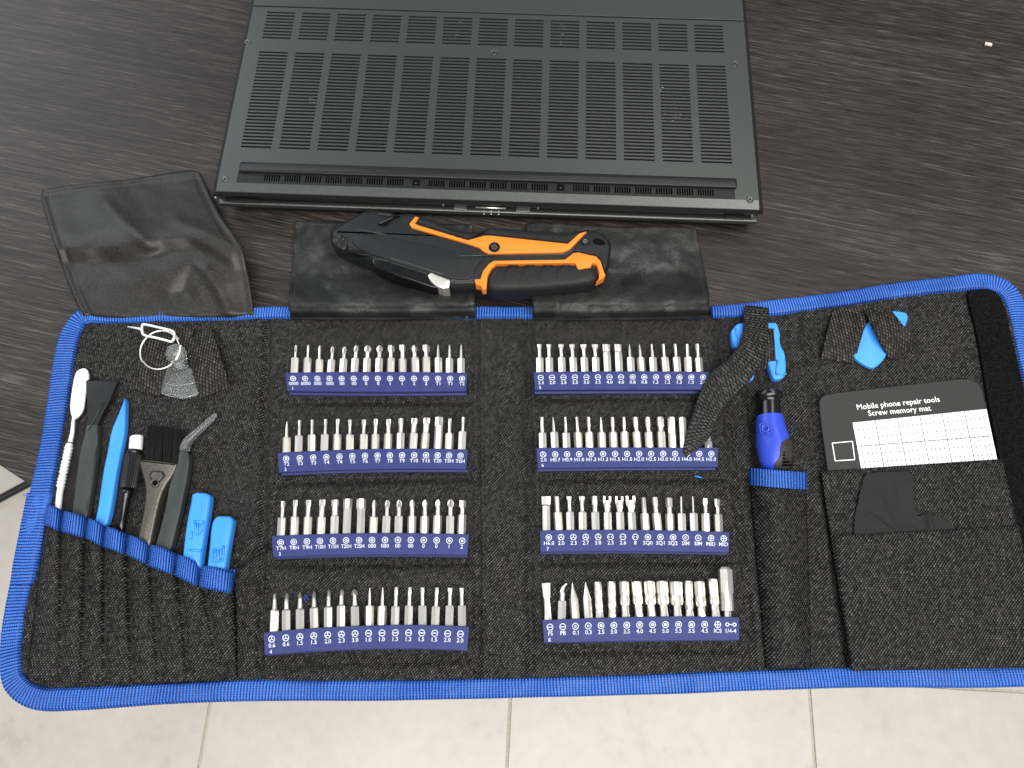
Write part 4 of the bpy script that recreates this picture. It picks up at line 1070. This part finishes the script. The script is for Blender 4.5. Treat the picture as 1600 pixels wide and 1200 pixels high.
# ================================================================ TOOLS IN THE LEFT POCKET
def zt_(x, y): return (x / 3.75, 480 + y / 3.75)          # coordinates read off the photograph, upper left
def z2_(x, y): return (x / 3.3333, 760 + y / 3.3333)
def pl3(name, pts, zc, z0, z1, r, mat, par, it=1, zz=zt_, **k):
    return pillobj(name, [zz(*p) for p in pts], zc, z0, z1, r, mat, par, it=it, **k)
def tubepx(mb, pts, z, rpx, n=12, zz=zt_, sc=3.75):
    """pts (x,y), radius in zoomed pixels"""
    w_ = []; rs = []
    for (x, y), r in zip(pts, rpx):
        a = P(*zz(x, y), z); b = P(*zz(x + r, y), z); w_.append(a); rs.append((b - a).length)
    mb.tube(w_, rs, n)
# metal spatula
t = empty('metal_spudger', P(110, 700, .006), 'silver double spatula with knurled handle, leftmost tool in the pocket row', 'pry tool')
pl3('blade', [(490, 357), (508, 362), (520, 385), (521, 420), (505, 430), (506, 470), (498, 540), (487, 612), (445, 657), (422, 650), (410, 592), (420, 500), (438, 400), (455, 370)], .009, .0082, .0094, .0004, M['metal_white'], t, it=1)
m_ = MB()
pts = [(434, 640), (430, 670), (424, 740), (412, 790)]; tubepx(m_, pts, .0088, [9, 10, 12, 14])
pts = []; rr = []
for i in range(44):
    q = i / 43; x = lerp(408, 352, q); y = lerp(800, 1062, q); pts.append((x, y)); rr.append((22 + 3.5 * math.sin(i * 1.9)) * (.8 if i in (0, 1, 43, 42) else 1) * (.88 if 14 < i < 17 or 28 < i < 31 else 1))
tubepx(m_, pts, .0088, rr, 14); tubepx(m_, [(360, 1040), (350, 1090), (330, 1300), (335, 1225)], .0088, [18, 18, 18, 17])
wn(m_.build('handle', M['metal_white'], t, True), 60)
# black flat pry tool
t = empty('black_pry_tool', P(140, 720, .006), 'flat black pry tool with flared triangular end beside the silver spatula', 'pry tool')
pl3('blade', [(505, 432), (692, 437), (640, 555), (604, 618), (574, 690), (560, 730), (505, 730), (514, 650), (512, 560)], .0095, .0080, .0100, .0004, M['blackgrey'], t, it=0)
pl3('handle', [(510, 690), (574, 690), (576, 760), (572, 850), (545, 1040), (516, 1210), (488, 1290), (405, 1290), (425, 1205), (448, 1020), (470, 850), (500, 740)], .0095, .0066, .0102, .0007, M['greyp'], t, it=0)
m_ = MB(); m_.tube([P(*zt_(x, y), .0104) for x, y in ((517, 720), (572, 620), (604, 560))], .0003, 6); m_.tube([P(*zt_(x, y), .0104) for x, y in ((566, 820), (505, 1200))], .0003, 6)
m_.build('edge_line', M['greyp'], t, True)
# blue spudger
t = pl3('blue_spudger', [(733, 533), (740, 545), (738, 640), (735, 730), (715, 830), (682, 1000), (652, 1200), (625, 1290), (545, 1290), (573, 1210), (608, 960), (632, 850), (655, 720), (692, 640)], .009, .0062, .0100, .0011, M['bplastic'], None, it=1)
tag(t, 'long blue plastic spudger tapering to a sharp point in the pocket row', 'pry tool')
# pen screwdriver
t = empty('precision_driver', P(205, 740, .006), 'small black knurled precision driver with white end cap behind the brush', 'screwdriver')
m_ = MB(); tubepx(m_, [(801, 757), (801, 762), (795, 830), (794, 836)], .0105, [32, 37, 37, 35], 20); wn(m_.build('cap', M['white'], t, True), 50)
m_ = MB(); tubepx(m_, [(793, 836), (788, 862)], .0105, [36, 44], 20); m_.build('collar', M['lap_black'], t, True)
secs = []
for i in range(12):
    q = i / 11; x = lerp(786, 752, q); y = lerp(862, 1062, q); r = 50 if 0 < i < 11 else 44
    a = P(*zt_(x, y), .0105); R_ = (P(*zt_(x + r, y), .0105) - a).length
    secs.append([a + Vector((math.cos(k * pi / 24) * R_ * (1 if k % 2 else .91), 0, math.sin(k * pi / 24) * R_ * (1 if k % 2 else .91))) for k in range(48)])
v, f = loft(secs); wn(link('knurled_grip', v, f, M['blackgrey'], t, True), 30)
m_ = MB(); tubepx(m_, [(752, 1060), (742, 1100), (738, 1120), (716, 1250), (705, 1390)], .0100, [34, 30, 25, 22, 22], 16); m_.build('barrel', M['lap_black'], t, True)
# brush
t = empty('cleaning_brush', P(240, 740, .007), 'small brush with black bristle tufts and speckled pewter handle', 'brush')
h_ = pl3('handle', [(808, 893), (822, 888), (1040, 912), (1040, 925), (1012, 985), (965, 1052), (938, 1120), (915, 1220), (872, 1435), (785, 1435), (838, 1210), (850, 1120), (850, 1045), (830, 970), (812, 915)], .012, .0070, .0122, .0012, M['pewter'], t, it=1)
pl3('recess', [(858, 955), (990, 962), (908, 1062)], .0124, .0120, .01235, .0001, M['blackp'], h_, it=1)
pl3('recess_floor', [(872, 966), (970, 970), (909, 1046)], .0125, .0122, .01255, .0001, M['pewter'], h_, it=1)
m_ = MB(); m_.disc(P(*zt_(908, 1030), .0127), .0021, 20); m_.build('hang_hole', M['void'], h_)
m_ = MB(); m_.tube([P(*zt_(908 + 20 * math.cos(a), 1030 + 20 * math.sin(a)), .0127) for a in [i * pi / 12 for i in range(24)]], .0004, 6, True); m_.build('hole_rim', M['pewter'], h_, True)
for (xa, xb, xc, xd) in ((845, 893, 885, 925), (900, 945, 928, 975), (955, 1000, 980, 1030), (1005, 1045, 1035, 1082)):
    m_ = MB()
    for _ in range(150):
        u = random.random(); q = random.uniform(-.0014, .0014)
        a = P(*zt_(lerp(xa, xb, u), 905 + (xa - 845) * .04), .0095 + q); b = P(*zt_(lerp(xc, xd, u) + random.uniform(-5, 5) - 14, 692 + (xa - 845) * .13 + random.uniform(-5, 9)), .0100 + q * 1.2)
        n_ = (b - a).cross(Vector((0, 0, 1))).normalized() * .00013
        m_.add([a - n_, a + n_, b + n_ * .6, b - n_ * .6], [[0, 1, 2, 3]]); m_.add([a - Vector((0, 0, .00013)), a + Vector((0, 0, .00013)), b + Vector((0, 0, .0001)), b - Vector((0, 0, .0001))], [[0, 1, 2, 3]])
    m_.build('bristle_tuft', M['bristle'], t, fix=False)
# tweezers
t = empty('tweezers', P(275, 720, .007), 'dark grey tweezers with a bent clear tip cover beside the brush', 'tweezers')
pl3('arm', [(1055, 830), (1105, 845), (1112, 900), (1100, 1010), (1078, 1100), (1058, 1210), (992, 1470), (892, 1470), (972, 1190), (986, 1090), (1002, 1020), (1040, 930)], .011, .0075, .0118, .0007, M['greyp'], t, it=1)
pl3('arm', [(1062, 850), (1112, 850), (1122, 900), (1110, 1010), (1090, 1100), (1070, 1210), (1004, 1465), (902, 1465), (985, 1190), (1010, 1020), (1050, 930)], .008, .0055, .0070, .0004, M['blackp'], t, it=1)
m_ = MB(); m_.tube([P(*zt_(1085, 825), .0105), P(*zt_(1105, 785), .0105), P(*zt_(1180, 710), .0105), P(*zt_(1250, 642), .0105)], [.0012, .001, .0007, .0003], 8); m_.build('tip', M['greyp'], t, True)
m_ = MB(); tubepx(m_, [(1084, 842), (1087, 815), (1100, 785), (1122, 762), (1190, 700), (1240, 655), (1262, 630), (1268, 622)], .0105, [31, 30, 27, 25, 19, 18, 13, 5], 20)
m_.build('tip_cover', M['clear'], t, True)
# two blue opening tools
def opener(body, lab, rid, slot):
    t = pl3('opening_tool', body, .0125, .0085, .0138, .0016, M['bplastic'], None, it=1, zz=z2_); tag(t, lab, 'pry tool', 'short blue opening tools')
    m_ = MB()
    for a, b in rid: m_.tube([P(*z2_(*a), .0139), P(*z2_(*b), .0139)], .0006, 6)
    m_.build('grip_rib', M['bplastic'], t, True)
    pl3('slot', slot, .0141, .0137, .01405, .0001, M['bplastic'], t, it=1, zz=z2_)
    return t
opener([(1003, 30), (1097, 37), (1098, 75), (1086, 150), (1068, 260), (1052, 365), (1046, 430), (950, 430), (955, 355), (966, 250), (982, 150), (998, 80)], 'taller of the two short blue opening tools at the end of the pocket row',
       [((1016, 190), (1022, 250)), ((1030, 195), (1030, 255)), ((1045, 190), (1040, 250)), ((1058, 180), (1050, 235)), ((1000, 235), (992, 275)), ((1010, 180), (1066, 190)), ((985, 330), (1050, 335))], [(1034, 85), (1054, 85), (1040, 165), (1026, 165)])
opener([(1128, 158), (1150, 154), (1217, 157), (1212, 220), (1196, 300), (1184, 380), (1178, 425), (1172, 490), (1076, 490), (1082, 410), (1092, 330), (1100, 225), (1110, 180)], 'lower of the two short blue opening tools, last in the pocket row',
       [((1110, 340), (1103, 395)), ((1124, 335), (1118, 400)), ((1138, 330), (1134, 400)), ((1152, 320), (1148, 395)), ((1166, 310), (1160, 390)), ((1110, 330), (1170, 312)), ((1105, 372), (1160, 380))], [(1148, 225), (1160, 225), (1150, 285), (1138, 285)])

# ================================================================ SUCTION CUP, RING, EJECT PIN
t = empty('suction_cup', P(275, 570, .006), 'clear suction cup with a steel pull ring under the crossed elastic', 'suction cup')
ap = P(*z8(765, 520), .0120); secs = []
# cup: a cone lying on its side
top_ = [(650, 700), (700, 640), (800, 625), (890, 640), (945, 660), (985, 800), (1050, 985), (950, 1030), (820, 1050), (690, 1030), (565, 985), (600, 900)]
v, f = pill(chaikin([tuple(P(*z8(*p), .008).to_2d()) for p in top_], 2), .0060, .0090, .0008, 3, zf=lambda x, y: .0015 * math.sin(x * 300))
wn(link('cup', v, f, M['clear'], t, True))
m_ = MB(); m_.tube([P(*z8(x, y), .0092) for x, y in [tuple(q) for q in resample([(570, 985), (690, 1028), (820, 1048), (950, 1028), (1045, 985)], 20)]], .0004, 6)
m_.tube([P(*z8(x, y), .0093) for x, y in [tuple(q) for q in resample([(615, 870), (720, 890), (830, 895), (1000, 860)], 20)]], .0003, 6); m_.build('cup_rim', M['clear'], t, True)
bm = bmesh.new(); bmesh.ops.create_uvsphere(bm, u_segments=28, v_segments=18, radius=.0053); 
vv = [v_.co + P(*z8(765, 505), .0150) for v_ in bm.verts]; ff = [[q.index for q in fc.verts] for fc in bm.faces]; bm.free()
link('knob', vv, ff, M['clear'], t, True)
m_ = MB(); m_.tube([P(*z8(800, 560), .0125), P(*z8(815, 680), .0095)], [.0040, .0045], 18); m_.build('neck', M['clear'], t, True)
m_ = MB(); rc = P(*z8(568, 462), .0125); rp = (P(*z8(818, 462), .0125) - rc).length; rq = (P(*z8(568, 700), .0125) - rc).length
N_ = 96; pts = []
for i in range(N_ + 26):
    a = i * 2 * pi / N_ + .6; pts.append(rc + Vector((math.cos(a) * rp * (1 - .05 * (i > N_ * .5)), math.sin(a) * rq * (1 - .04 * (i > N_ * .5)), .0010 * math.sin(a * 1) + .0009 * (i / N_))))
m_.tube(pts, .00050, 8); m_.build('pull_ring', M['metal'], t, True)
m_ = MB()
lp = resample([(335, 190), (338, 150), (370, 135), (540, 172), (700, 212), (738, 250), (735, 310), (700, 350), (640, 335), (500, 300), (380, 275), (342, 245), (335, 190)], 12)
m_.tube([P(*z8(x, y), .0150 - .004 * (i / len(lp) < .3)) for i, (x, y) in enumerate(lp[:-1])], .0007, 8, True)
m_.tube([P(*z8(330, 200), .0135), P(*z8(300, 188), .0133), P(*z8(160, 165), .0115)], [.0008, .00065, .0005], 8)
tag(m_.build('eject_pin', M['metal_white'], None, True), 'small silver eject pin with a long loop hooked over the pull ring', 'eject pin')

# ================================================================ RIGHT SIDE
# memory mat
def zm_(x, y): return (1180 + x / 3.5286, 420 + y / 3.5286)
mt = empty('screw_mat', P(1420, 660, .006), 'dark grey card printed Mobile phone repair tools Screw memory mat with a white grid', 'card')
v, f = pill(chaikin([tuple(P(*zm_(*p), .0070).to_2d()) for p in [(352, 740), (362, 712), (385, 696), (430, 686), (800, 645), (1110, 610), (1165, 608), (1215, 622), (1245, 655), (1258, 705), (1275, 770), (1350, 1120), (1362, 1180), (412, 1180), (400, 1105), (370, 900)]], 1), .0060, .0071, .0002, 1)
link('card', v, f, M['card'], mt)
ZG = .0073
g = [P(*zm_(*p), ZG) for p in ((537, 848), (1275, 773), (1346, 1105), (592, 1140))]
m_ = MB(); m_.quad(*g); gp_ = m_.build('grid_panel', M['paper'], mt)
m_ = MB()
def gl_(u0, v0, u1, v1, wd):
    def q(u, v_): return g[0].lerp(g[1], u).lerp(g[3].lerp(g[2], u), v_) + Vector((0, 0, .00008))
    a, b = q(u0, v0), q(u1, v1); n_ = (b - a).cross(Vector((0, 0, 1))).normalized() * wd / 2
    m_.quad(a - n_, a + n_, b + n_, b - n_)
for i in range(1, 30): gl_(i / 30, 0, i / 30, 1, .00028 if i % 5 else .00042)
for i in range(1, 7): gl_(0, i / 6.6, 1, i / 6.6, .00026 if i != 3 else .00045)
m_.build('grid_line', M['ink'], gp_, fix=False)
m_ = MB(); sq = [P(*zm_(*p), ZG) for p in ((425, 961), (536, 951), (549, 1052), (441, 1059))]
for i in range(4):
    a, b = sq[i], sq[(i + 1) % 4]; n_ = (b - a).cross(Vector((0, 0, 1))).normalized() * .00025; m_.quad(a - n_, a + n_, b + n_, b - n_)
def text_line(s, x0, y0, x1, y1, hpx):
    a = P(*zm_(x0, y0), ZG); b = P(*zm_(x1, y1), ZG); ex = (b - a).normalized(); ey = Vector((-ex.y, ex.x, 0)); L = (b - a).length
    h = (P(*zm_(x0, y0), ZG) - P(*zm_(x0, y0 - hpx), ZG)).length
    put_text(m_, s, lambda x, y: a + ex * x + ey * y, L / 2, h / 2, h, .010, wd=L)
text_line('Mobile phone repair tools', 564, 777, 1020, 732, 29)
text_line('Screw memory mat', 626, 811, 972, 781, 29)
m_.build('printed_text', M['white'], mt, fix=False)
# soft black cloth in the lower pocket
def zr_(x, y): return (1180 + x / 3.3333, 740 + y / 3.3333)
cpoly = chaikin(ppoly([zr_(*p) for p in [(572, 4), (590, -4), (760, -12), (816, -16), (822, 60), (820, 150), (838, 200), (850, 218), (880, 209), (940, 220), (1005, 250), (1030, 275), (1045, 330), (1045, 380), (520, 390), (514, 315), (515, 245), (540, 120)]], .0096), 1)
cA = [P(*zr_(*p), 0) for p in ((545, 235), (658, 315), (845, 205), (855, 300), (640, 60), (690, 250), (880, 225), (1000, 310))]
def zcl(x, y):
    z = .0101 + (.0022) * noise.noise(Vector((x * 60, y * 60, 2))) + .0006 * noise.noise(Vector((x * 160, y * 160, 5)))
    z += .0016 * math.exp(-(segd(x, y, cA[0], cA[1]) / .0018) ** 2) + .0022 * math.exp(-(segd(x, y, cA[2], cA[3]) / .0016) ** 2) - .0010 * math.exp(-(segd(x, y, cA[4], cA[5]) / .0030) ** 2) + .0012 * math.exp(-(segd(x, y, cA[6], cA[7]) / .002) ** 2)
    return z
cl = gridsheet('cleaning_cloth', cpoly, zcl, .0007, M['cloth'], None, .0009)
tag(cl, 'crumpled black cloth sticking out of the lower right pocket below the card', 'cloth')
# triangular pick under the crossed elastic
pk = pillobj('blue_pick', [zm_(*p) for p in [(540, 476), (556, 502), (628, 546), (662, 548), (716, 496), (728, 458), (828, 320), (846, 265), (830, 238), (750, 230), (660, 250), (592, 330)]], .0078, .0058, .0080, .0008, M['bplastic'], it=1)
tag(pk, 'light blue triangular opening pick held under the crossed elastic at the upper right', 'opening pick')
# blue clip under the strap
def zc_(x, y): return (1120 + x / 7.5, 460 + y / 7.5)
cp = pillobj('blue_clip', [zc_(*p) for p in [(190, 400), (235, 342), (320, 328), (500, 325), (655, 325), (708, 330), (735, 420), (748, 478), (742, 530), (758, 620), (790, 655), (810, 740), (818, 930), (762, 995), (670, 996), (640, 940), (590, 760), (520, 640), (460, 700), (452, 900), (432, 1002), (372, 1004), (330, 900), (330, 640), (245, 625), (192, 602), (168, 430)]], .0100, .0062, .0100, .0010, M['bplastic'], it=1)
tag(cp, 'blue plastic clip partly hidden under the black elastic and strap', 'clip')
m_ = MB(); m_.tube([P(*zc_(x, y), .0103) for x, y in ((225, 400), (235, 480), (258, 500), (262, 600))], .0007, 6); m_.tube([P(*zc_(x, y), .0103) for x, y in ((712, 770), (700, 930))], .0006, 6); m_.tube([P(*zc_(x, y), .0103) for x, y in ((700, 935), (812, 930))], .0006, 6)
m_.build('ridge', M['bplastic'], cp, True)
band([zc_(300, 300), zc_(660, 300), zc_(700, 880), zc_(380, 890)], .0070, .0070, .0060, nu=16, nv=30)
# carrying strap sewn to the top edge, falling to the lower left
def ribbon(name, path, mat, parent, th=.0014):
    """path: px, py, z(mm), half width px x, half width px y, tilt mm"""
    pts = resample([list(p) for p in path], 3); vv = []; uv = []; s = 0; n = 12; last = None
    for p in pts:
        c = P(p[0], p[1], p[2] * .001)
        if last is not None: s += (c - last).length
        last = c
        for k in range(n + 1):
            q = k / n * 2 - 1
            vv.append(P(p[0] + p[3] * q, p[1] + p[4] * q, (p[2] + p[5] * q) * .001 - .0006 * q * q)); uv.append((s, q * .0065))
    W = n + 1
    ff = [[i * W + k, i * W + k + 1, (i + 1) * W + k + 1, (i + 1) * W + k] for i in range(len(pts) - 1) for k in range(n)]
    o = link(name, vv, ff, mat, parent, True, uvs=uv); solid(o, th, 0); return o
def knurl(o, n=1):
    pass
sp = ribbon('carry_strap', [(1182, 480, 9, 18, 2, 0), (1181, 497, 11, 19, 2, 0), (1180, 520, 14, 19, 5, 0), (1174, 548, 17, 19, 10, 0), (1156, 576, 18, 18, 15, .5), (1132, 598, 17, 20, 17, 1), (1115, 622, 14, 19, 13, 1), (1103, 648, 13, 19, 6, 1), (1093, 675, 13, 20, -3, 1), (1086, 695, 13, 19, -8, 0), (1081, 707, 12.6, 9, -8, 0)], M['black_web'], case)
tag(sp, 'coarse black webbing strap hanging from the top edge')
# coarse thread loops of the strap
dgm = sp.data; m_ = MB(); V = [q.co.copy() for q in dgm.vertices]; W = 13; off = sort_world(sp)
for i in range(0, len(V) // W - 2, 1):
    for k in range(0, 12):
        if (i + k) % 2: continue
        if random.random() < .25: continue
        a = V[i * W + k] + off; b = V[(i + 1) * W + k + 1] + off
        m_.tube([a + Vector((0, 0, .0008)), a.lerp(b, .5) + Vector((0, 0, .0013)), b + Vector((0, 0, .0008))], .00034, 5)
m_.build('strap_weave', plain('strap_thread', (.009, .009, .0085), .42, nscale=900, var=.8, spec=.35), sp, True, fix=False)
# driver handle
t = empty('driver_handle', P(1206, 680, .006), 'stubby blue screwdriver handle with black cap and grip standing in the blue loop', 'screwdriver handle')
def zd_(x, y): return (1040 + x / 6, 580 + y / 6)
def rev(name, prof, mat, par, n=36, ang=(0, 2 * pi), k=1.0, zc=.0125):
    secs = []
    for (x, y, r) in prof:
        a = P(*zd_(x, y), zc); R_ = (P(*zd_(x + r, y), zc) - a).length * k
        secs.append([a + Vector((math.cos(q) * R_, 0, math.sin(q) * R_ * .92)) for q in [ang[0] + (ang[1] - ang[0]) * i / n for i in range(n)]])
    v, f = loft(secs); return wn(link(name, v, f, mat, par, True), 45)
rev('cap', [(968, 190, 80), (968, 194, 105), (968, 205, 122), (968, 235, 126), (967, 255, 122), (968, 268, 108), (970, 280, 98), (972, 300, 98), (976, 418, 108)], M['lap_black'], t)
rev('body', [(974, 418, 112), (976, 424, 122), (985, 520, 134), (1000, 610, 150), (1012, 680, 158), (1022, 760, 155), (1030, 840, 145), (1036, 900, 128), (1038, 925, 105), (1042, 950, 70), (1048, 1150, 50)], M['driver'], t)
# grip : a rubber patch on the right side following the body
secs = []
pr = [(1003, 612, 152, .10), (1006, 640, 155, .62), (1012, 680, 160, 1.15), (1017, 710, 160, 1.42), (1022, 760, 157, 1.52), (1027, 820, 151, 1.56), (1032, 860, 145, 1.70), (1036, 900, 131, 1.95), (1038, 925, 107, 2.0), (1042, 950, 72, 2.0)]
for (x, y, r, a1) in pr:
    a = P(*zd_(x, y), .0125); R_ = (P(*zd_(x + r, y), .0125) - a).length + .0005; a0 = -.5
    outer = [a + Vector((math.cos(a0 + (a1 - a0) * i / 14) * R_, 0, math.sin(a0 + (a1 - a0) * i / 14) * R_ * .92)) for i in range(15)]
    inner = [a + (q - a) * .9 for q in outer[::-1]]
    secs.append(outer + inner)
v, f = loft(secs); gq = wn(link('grip', v, f, M['grip'], t, True), 60)
m_ = MB()
for j in range(6):
    y = 740 + j * 30
    for i in range(4):
        x = 1098 + i * 22; c = P(*zd_(1022, y), .0125); R_ = (P(*zd_(1022 + 156, y), .0125) - c).length + .0006; q = P(*zd_(x, y), .0125).x - c.x
        zz = .0125 + math.sqrt(max(0, R_ * R_ - q * q)) * .92 + .0001
        p = P(*zd_(x, y), zz); m_.box(p, (.0014, 0, -.0003), (0, .0011, 0), (0, 0, .0005))
m_.build('grip_nub', M['void'], gq)
m_ = MB(); c = P(*zd_(925, 545), .0185)
for r, w_, s_ in ((.0034, .0003, 1), (.0019, .0006, 1)):
    m_.tube([c + Vector((math.cos(a) * r * .9, math.sin(a) * r * 1.1, .0026 - (.0007 if math.cos(a) < 0 else -.0004) * abs(math.cos(a)) - .0006)) for a in [pi / 2 + i * pi / 3 for i in range(6)]], w_, 6, True)
m_.build('hexagon_emblem', M['driver'], t)
# lint
m_ = MB(); m_.tube([P(1085, 744, .0058), P(1090, 744.5, .006), P(1096, 746.5, .0058)], .0004, 6)
tag(m_.build('blue_lint', M['bplastic'], None, True), 'tiny light blue lint thread under blue strip 6 on the black cloth', 'lint')
m_ = MB()
for _ in range(9):
    a = (472 + random.uniform(0, 7), 930 + random.uniform(-2, 8)); m_.tube([P(*a, .0058), P(a[0] + random.uniform(-4, 5), a[1] + random.uniform(3, 8), .0062)], .00022, 4)
tag(m_.build('blue_fluff', plain('navy_fluff', (.03, .05, .20), .8), None, True), 'dark blue fluff on the black cloth between bits of blue strip 4', 'lint')
